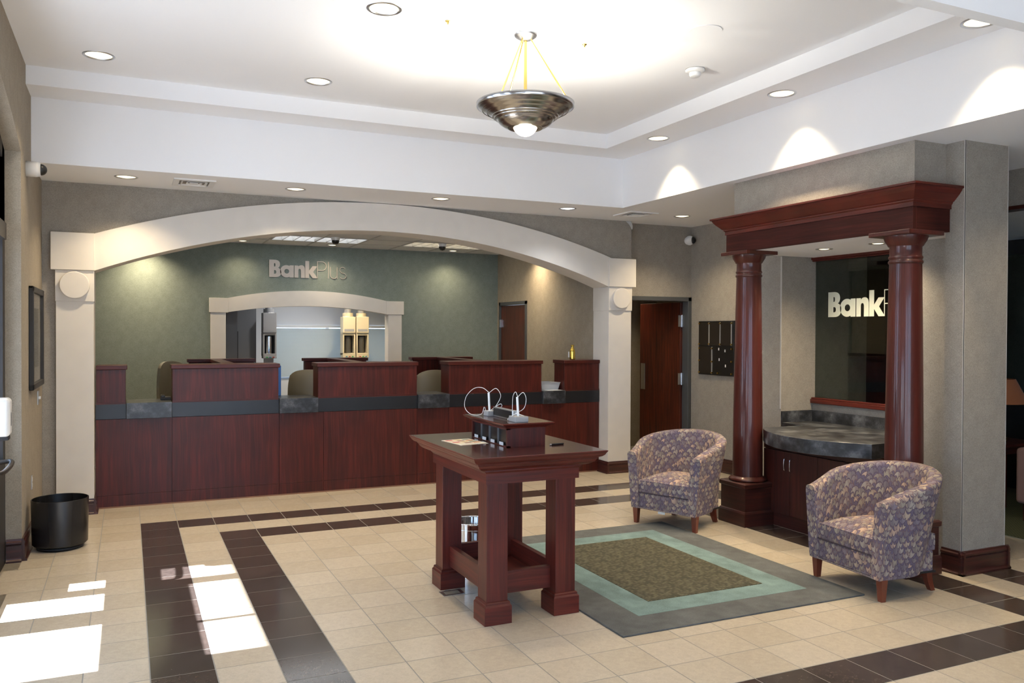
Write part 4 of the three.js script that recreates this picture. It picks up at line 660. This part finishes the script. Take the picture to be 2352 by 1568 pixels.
function tubChair(label, pos, turn) {
  const t = thing('tub_chair', label, 'chair', 'patterned tub chairs', pos, turn);
  // plan path of the shell centre line from the left arm front round the back to the right arm front
  const W = 0.305, ZF = 0.305, N = 60, P = [];
  const straight = 0.22, rx = W, rz = 0.28, zc = ZF - straight;
  const L1 = straight, La = Math.PI * (3 * (rx + rz) - Math.sqrt((3 * rx + rz) * (rx + 3 * rz))) / 2, tot = 2 * L1 + La;
  for (let i = 0; i <= N; i++) { const s = i / N * tot; let x, z, nx, nz; if (s < L1) { x = -W; z = ZF - s; nx = -1; nz = 0; } else if (s > L1 + La) { x = W; z = ZF - (tot - s); nx = 1; nz = 0; } else { const a = Math.PI + (s - L1) / La * Math.PI; x = rx * Math.cos(a); z = zc + rz * Math.sin(a); nx = Math.cos(a) / rx; nz = Math.sin(a) / rz; const l = Math.hypot(nx, nz); nx /= l; nz /= l; } P.push({ x, z, nx, nz, s, u: Math.sin((i / N) * Math.PI) }); }
  const th = 0.046, y0 = 0.142, pos3 = [], uv = [], ring = [];
  for (const p of P) {
    const k = p.u * p.u * (3 - 2 * p.u), top = 0.645 + 0.175 * Math.pow(p.u, 1.05), lean = 0.085 * k, arm = 0.026;
    const at = (o, y) => { const f = Math.max(0, (y - y0) / (top - y0)); return [p.x + p.nx * (o + (lean + arm) * f - 0.02 * (1 - f)), y, p.z + p.nz * (o + (lean + arm) * f - 0.02 * (1 - f))]; };
    const pr = [];
    for (let q = 0; q <= 8; q++) pr.push(at(th - (q === 0 ? 0.006 : 0), y0 + (top - 0.03 - y0) * q / 8));
    pr.push(at(th - 0.006, top - 0.012), at(th - 0.02, top), at(-th + 0.02, top), at(-th + 0.004, top - 0.012));
    for (let q = 0; q <= 5; q++) pr.push(at(-th, top - 0.03 - (top - 0.03 - 0.33) * q / 5));
    ring.push(pr);
  }
  const idx = [], m = ring[0].length; let vl;
  ring.forEach((pr, i) => { vl = 0; pr.forEach((q, j) => { if (j) vl += Math.hypot(q[0] - pr[j - 1][0], q[1] - pr[j - 1][1], q[2] - pr[j - 1][2]); pos3.push(...q); uv.push(P[i].s, vl + y0); }); });
  for (let i = 0; i < N; i++) for (let j = 0; j + 1 < m; j++) { const a = i * m + j, b = a + 1, c = a + m, d = c + 1; idx.push(a, b, c, b, d, c); }
  const g = new THREE.BufferGeometry(); g.setAttribute('position', new THREE.Float32BufferAttribute(pos3, 3)); g.setAttribute('uv', new THREE.Float32BufferAttribute(uv, 2)); g.setIndex(idx); g.computeVertexNormals();
  const shell = new THREE.Mesh(g, M.fabric); shell.name = 'shell'; shell.castShadow = shell.receiveShadow = true; t.add(shell);
  // arm fronts: closed faces with rounded edge
  for (const q of [0, N]) { const pr = ring[q], s = q ? 1 : -1; const sh = shapeFrom(pr.map((c) => [c[0], c[1]]).concat([[pr[pr.length - 1][0], y0]])); const gg = metreUV(new THREE.ExtrudeGeometry(sh, { depth: 0.012, bevelEnabled: true, bevelSize: 0.0, bevelThickness: 0.006, bevelSegments: 2 }).translate(0, 0, ZF - 0.006)); mesh('arm_front', gg, M.fabric, t); }
  // piping along the top edge
  mesh('seat_base', rb(-W + 0.03, W - 0.03, y0 + 0.002, 0.285, -0.19, ZF - 0.004, 0.01), M.fabric, t);
  const cg = new THREE.BoxGeometry(2 * (W - 0.042), 0.12, 0.52, 22, 6, 22), cp = cg.attributes.position;
  for (let i = 0; i < cp.count; i++) { let x = cp.getX(i), y = cp.getY(i), z = cp.getZ(i); const ex2 = Math.pow(Math.abs(x) / (W - 0.042), 4), ez = Math.pow(Math.abs(z) / 0.26, 4); if (y > 0) y += 0.045 * (1 - ex2) * (1 - ez) - 0.012 * Math.max(ex2, ez); const e = 1 - 0.035 * Math.pow(Math.abs(y) / 0.08, 2); cp.setXYZ(i, x * (0.97 + 0.03 * e), y, z * e); }
  cg.computeVertexNormals(); mesh('cushion', metreUV(cg.translate(0, 0.345, ZF - 0.262)), M.fabric, t);
  mesh('front_seam', rod([-W + 0.04, 0.286, ZF], [W - 0.04, 0.286, ZF], 0.004), std({ color: lin(0.07, 0.05, 0.06), roughness: 1 }), t);
  mesh('hem', [rod([-W - 0.02, y0 + 0.004, ZF + 0.006], [W + 0.02, y0 + 0.004, ZF + 0.006], 0.005)], M.fabric, t);
  mesh('bottom_panel', bx(-W + 0.02, W - 0.02, y0, y0 + 0.012, -0.20, ZF - 0.01), M.blackMatte, t);
  for (const [x, z, dx, dz] of [[-0.30, 0.272, 0, 0.0], [0.30, 0.272, 0, 0.0], [-0.205, -0.205, -0.012, -0.03], [0.205, -0.205, 0.012, -0.03]]) {
    const lg = new THREE.CylinderGeometry(0.036, 0.024, 0.146, 4, 3).rotateY(Math.PI / 4), lp = lg.attributes.position;
    for (let i = 0; i < lp.count; i++) { const f = (0.073 - lp.getY(i)) / 0.146; lp.setX(i, lp.getX(i) + dx * f * f); lp.setZ(i, lp.getZ(i) + dz * f * f); }
    const l2 = lg.toNonIndexed(); l2.computeVertexNormals(); mesh('leg', l2.translate(x, 0.073, z), M.legWood, t);
  }
  return t;
}
const doorChair = tubChair('patterned mauve tub chair standing between the desk and the open door alcove', [4.475, 0, 1.905], Math.atan2(-0.922, 0.388));
tubChair('patterned mauve tub chair standing before the taupe pillar', [4.60, 0, 4.0], Math.atan2(-0.997, -0.076));

mesh('care_tag', bx(-0.06, 0.01, 0.115, 0.145, 0.29, 0.293).rotateZ(0.0), M.white, doorChair);
{ const o = thing('floor_outlet', 'flush metal floor outlet plate beside the foot of the writing desk', 'outlet', undefined, [1.845, 0, 2.985]);
  mesh('plate', rb(-0.075, 0.075, 0.0002, 0.004, -0.05, 0.05, 0.0015), M.steel, o); mesh('cover', rb(-0.05, 0.05, 0.004, 0.0055, -0.03, 0.03, 0.0005), std({ color: lin(0.30, 0.27, 0.22), roughness: 0.5, metalness: 0.5 }), o); }
// ------------------------------------------------------------------ wall things
{ // notice board
  const b = thing('notice_board', 'black notice board with clear pockets and brass fixings on the side wall', 'notice board', undefined, [XW, 1.535, -0.26]);
  mesh('board', rb(-0.025, 0, -0.34, 0.34, -0.345, 0.345, 0.004), M.black, b);
  const pk = phys({ color: lin(0.022, 0.019, 0.017), roughness: 0.12 });
  for (let i = 0; i < 3; i++) mesh('pocket', bx(-0.031, -0.025, 0.035, 0.325, -0.33 + i * 0.215, -0.33 + i * 0.215 + 0.20), pk, b);
  mesh('pocket', bx(-0.031, -0.025, -0.325, 0.015, -0.33, -0.07), pk, b);
  for (const [z, y0, y1] of [[-0.125, 0.035, 0.325], [0.09, 0.035, 0.325], [0.305, 0.035, 0.325], [-0.068, -0.325, 0.015]]) mesh('pocket_edge', bx(-0.036, -0.025, y0, y1, z - 0.004, z + 0.004), phys({ color: lin(0.45, 0.45, 0.44), roughness: 0.2 }), b);
  for (const [z, y] of [[-0.32, 0.31], [-0.125, 0.31], [0.09, 0.31], [0.305, 0.31], [-0.32, 0.05], [-0.125, 0.05], [0.09, 0.05], [0.305, 0.05], [-0.32, -0.005], [-0.068, -0.005], [-0.32, -0.16], [-0.068, -0.17], [-0.32, -0.31], [-0.068, -0.31], [0.05, -0.31], [0.31, -0.31], [0.31, -0.005], [0.31, -0.16]]) mesh('stud', rod([-0.04, y, z], [-0.025, y, z], 0.011, 14), M.brass, b);
  for (const [z, y] of [[0.06, -0.01], [0.18, -0.03], [0.07, -0.14], [0.19, -0.215]]) mesh('paper_scrap', bx(-0.027, -0.025, y - 0.016, y + 0.016, z - 0.009, z + 0.009), M.white, b);
}
{ const d = thing('wall_camera', 'white ball security camera with black lens high in the alcove corner', 'camera', 'security cameras', [6.535, 2.925, ZD]);
  mesh('housing', new THREE.SphereGeometry(0.062, 28, 20).translate(0, 0, 0.05), M.white, d); mesh('lens_dome', new THREE.SphereGeometry(0.045, 24, 16).translate(0.018, 0, 0.082), M.black, d); mesh('mount', rod([0, 0, 0], [0, 0, 0.03], 0.05, 20), M.white, d);
  const e = thing('wall_camera', 'white domed security camera on the left wall beside the glazing', 'camera', 'security cameras', [LX, 2.985, 0.62]);
  mesh('housing', lathe([[0.0001, 0], [0.06, 0], [0.06, 0.07], [0.052, 0.10], [0.0001, 0.10]], 32).rotateZ(-Math.PI / 2), M.white, e); mesh('lens_dome', new THREE.SphereGeometry(0.045, 24, 16).translate(0.10, 0, 0), M.black, e); }
{ // framed picture on the left wall
  const f = thing('framed_picture', 'dark framed print with pale mount on the left wall', 'picture', undefined, [LX, 1.66, -0.05]);
  mesh('frame', [rb(0, 0.035, -0.42, -0.37, -0.40, 0.52, 0.006, 'z'), rb(0, 0.035, 0.37, 0.42, -0.40, 0.52, 0.006, 'z'), rb(0, 0.035, -0.42, 0.42, -0.40, -0.35, 0.006), rb(0, 0.035, -0.42, 0.42, 0.47, 0.52, 0.006)], M.blackMatte, f);
  mesh('mount', bx(0, 0.01, -0.38, 0.38, -0.36, 0.48), std({ color: lin(0.62, 0.58, 0.48), roughness: 0.9 }), f);
  mesh('print', bx(0.01, 0.012, -0.25, 0.25, -0.2, 0.32), std({ map: dataTex(64, 64, (u, v) => mix([0.30, 0.33, 0.30], [0.55, 0.52, 0.42], nA(u, v)), 1.6, 1.6), roughness: 0.9 }), f);
  mesh('glazing', bx(0.018, 0.020, -0.38, 0.38, -0.36, 0.48), M.glass, f);
  const s = thing('light_switch', 'steel light switch plate below the framed picture', 'switch', undefined, [LX, 1.13, -0.28]);
  mesh('plate', rb(0, 0.006, -0.06, 0.06, -0.06, 0.06, 0.002), M.steel, s); mesh('toggle', rb(0.006, 0.022, -0.012, 0.012, -0.01, 0.01, 0.002), M.white, s);
  const o = thing('power_outlet', 'pale wall outlet above the black waste bin', 'outlet', undefined, [LX, 0.475, 0.28]);
  mesh('plate', rb(0, 0.005, -0.058, 0.058, -0.035, 0.035, 0.002), M.steel, o); mesh('socket', rb(0.005, 0.008, 0.008, 0.04, -0.018, 0.018, 0.002), M.white, o); mesh('socket', rb(0.005, 0.008, -0.04, -0.008, -0.018, 0.018, 0.002), M.white, o);
  const dsp = thing('sanitizer_dispenser', 'white hand sanitizer dispenser on the bronze entrance frame', 'dispenser', undefined, [-0.925, 1.13, 1.62]);
  mesh('housing', rb(0, 0.11, -0.12, 0.14, -0.065, 0.065, 0.03, 'y', 5), M.whiteGloss, dsp); mesh('nozzle_tray', rb(0.02, 0.10, -0.145, -0.115, -0.045, 0.045, 0.008), M.blackMatte, dsp); mesh('window', bx(0.109, 0.1115, -0.05, 0.04, -0.012, 0.012), M.black, dsp);
}
// ------------------------------------------------------------------ things on and behind the counter
{
  const officeChair = (label, pos, turn) => {
    const t = thing('teller_chair', label, 'chair', 'teller chairs', pos, turn); const lea = phys({ color: lin(0.17, 0.145, 0.095), roughness: 0.45 });
    const bg = new THREE.BoxGeometry(0.50, 0.56, 0.07, 14, 14, 3), p = bg.attributes.position;
    for (let i = 0; i < p.count; i++) { const x = p.getX(i) / 0.25, y = p.getY(i) / 0.28; const r = Math.pow(Math.abs(x), 5) * Math.pow(Math.abs(y), 2) * 0.12; p.setXYZ(i, p.getX(i) * (1 - 0.10 * y * y * (y > 0 ? 1 : 0.4)), p.getY(i) * (1 - 0.12 * x * x) - r * 0.3 * Math.sign(y), p.getZ(i) * (1 - 0.5 * Math.pow(Math.max(Math.abs(x), Math.abs(y)), 6)) + 0.05 * x * x); }
    bg.computeVertexNormals(); mesh('backrest', metreUV(bg.translate(0, 0.98, -0.22)), lea, t);
    mesh('seat', rb(-0.25, 0.25, 0.58, 0.66, -0.22, 0.26, 0.03), lea, t); mesh('back_stem', rod([0, 0.6, -0.2], [0, 0.9, -0.26], 0.02), M.blackMatte, t); mesh('column', cyl(0.025, 0.025, 0.1, 0.6, 0, 0, 16), M.blackMatte, t);
    for (const s of [-1, 1]) mesh('armrest', rb(s * 0.29 - 0.03, s * 0.29 + 0.03, 0.84, 0.87, -0.12, 0.14, 0.01), M.blackMatte, t);
    for (let k = 0; k < 5; k++) { const a = k * 1.2566; mesh('base_arm', rod([0, 0.1, 0], [0.28 * Math.cos(a), 0.06, 0.28 * Math.sin(a)], 0.018), M.blackMatte, t); mesh('caster', new THREE.SphereGeometry(0.03, 12, 8).translate(0.28 * Math.cos(a), 0.03, 0.28 * Math.sin(a)), M.blackMatte, t); }
    mesh('foot_ring', new THREE.TorusGeometry(0.2, 0.01, 8, 30).rotateX(Math.PI / 2).translate(0, 0.25, 0), M.chrome, t); return t;
  };
  officeChair('olive leather teller chair tallest, turned beside the left wide ledge box', [0.48, 0.13, -1.62], 0.9);
  officeChair('olive leather teller chair facing the middle ledge box', [1.86, 0.03, -1.62], 2.7);
  officeChair('olive leather teller chair lowest, before the third transaction top', [3.28, -0.0, -1.72], 3.3);
  const g = thing('gold_bottle', 'small gold bottle standing on the right narrow ledge box', 'bottle', undefined, [4.915, 1.386, -0.95]);
  mesh('body', lathe([[0.0001, 0], [0.032, 0], [0.035, 0.01], [0.035, 0.10], [0.03, 0.125], [0.018, 0.145], [0.016, 0.165], [0.022, 0.175], [0.02, 0.185], [0.0001, 0.186]], 30), M.gold, g); mesh('tag', bx(-0.052, -0.049, 0.03, 0.10, -0.015, 0.015), M.white, g);
  const tr = thing('paper_tray', 'light grey plastic tray on the right transaction top', 'tray', undefined, [4.60, 1.02, -1.06]);
  mesh('body', ringProfile(-0.11, 0.11, -0.12, 0.12, [[0, 0], [0.02, 0.085], [0.024, 0.085], [0.024, 0.09], [0.012, 0.09], [0, 0.02]], 'x'), std({ color: lin(0.48, 0.49, 0.50), roughness: 0.4 }), tr);
  const pp = new THREE.Mesh(new THREE.BoxGeometry(0.2, 0.002, 0.13), M.white); pp.name = 'paper_sheet'; pp.position.set(4.60, 1.0215, -0.87); pp.rotation.y = 0.05; pp.castShadow = pp.receiveShadow = true; pp.userData = { label: 'white paper sheet on the right transaction top before the grey tray', category: 'paper' }; scene.add(pp);
  const bkp = thing('blue_folder', 'blue folder standing behind the left wide ledge box', 'folder', undefined, [1.40, 1.02, -1.28]);
  mesh('cover', rb(-0.02, 0.02, 0, 0.33, -0.1, 0.1, 0.004), std({ color: lin(0.03, 0.13, 0.42), roughness: 0.5 }), bkp); mesh('pages', bx(-0.014, 0.014, 0.01, 0.32, -0.104, -0.099), M.white, bkp);
  const ph = thing('counter_phone', 'black desk phone on the left transaction top', 'phone', undefined, [0.25, 1.02, -1.1]);
  mesh('base', rb(-0.05, 0.05, 0, 0.03, -0.08, 0.08, 0.006), M.blackMatte, ph); mesh('handset', rb(-0.045, -0.005, 0.03, 0.05, -0.08, 0.08, 0.008), M.black, ph);
}

renderer.render(scene, camera);
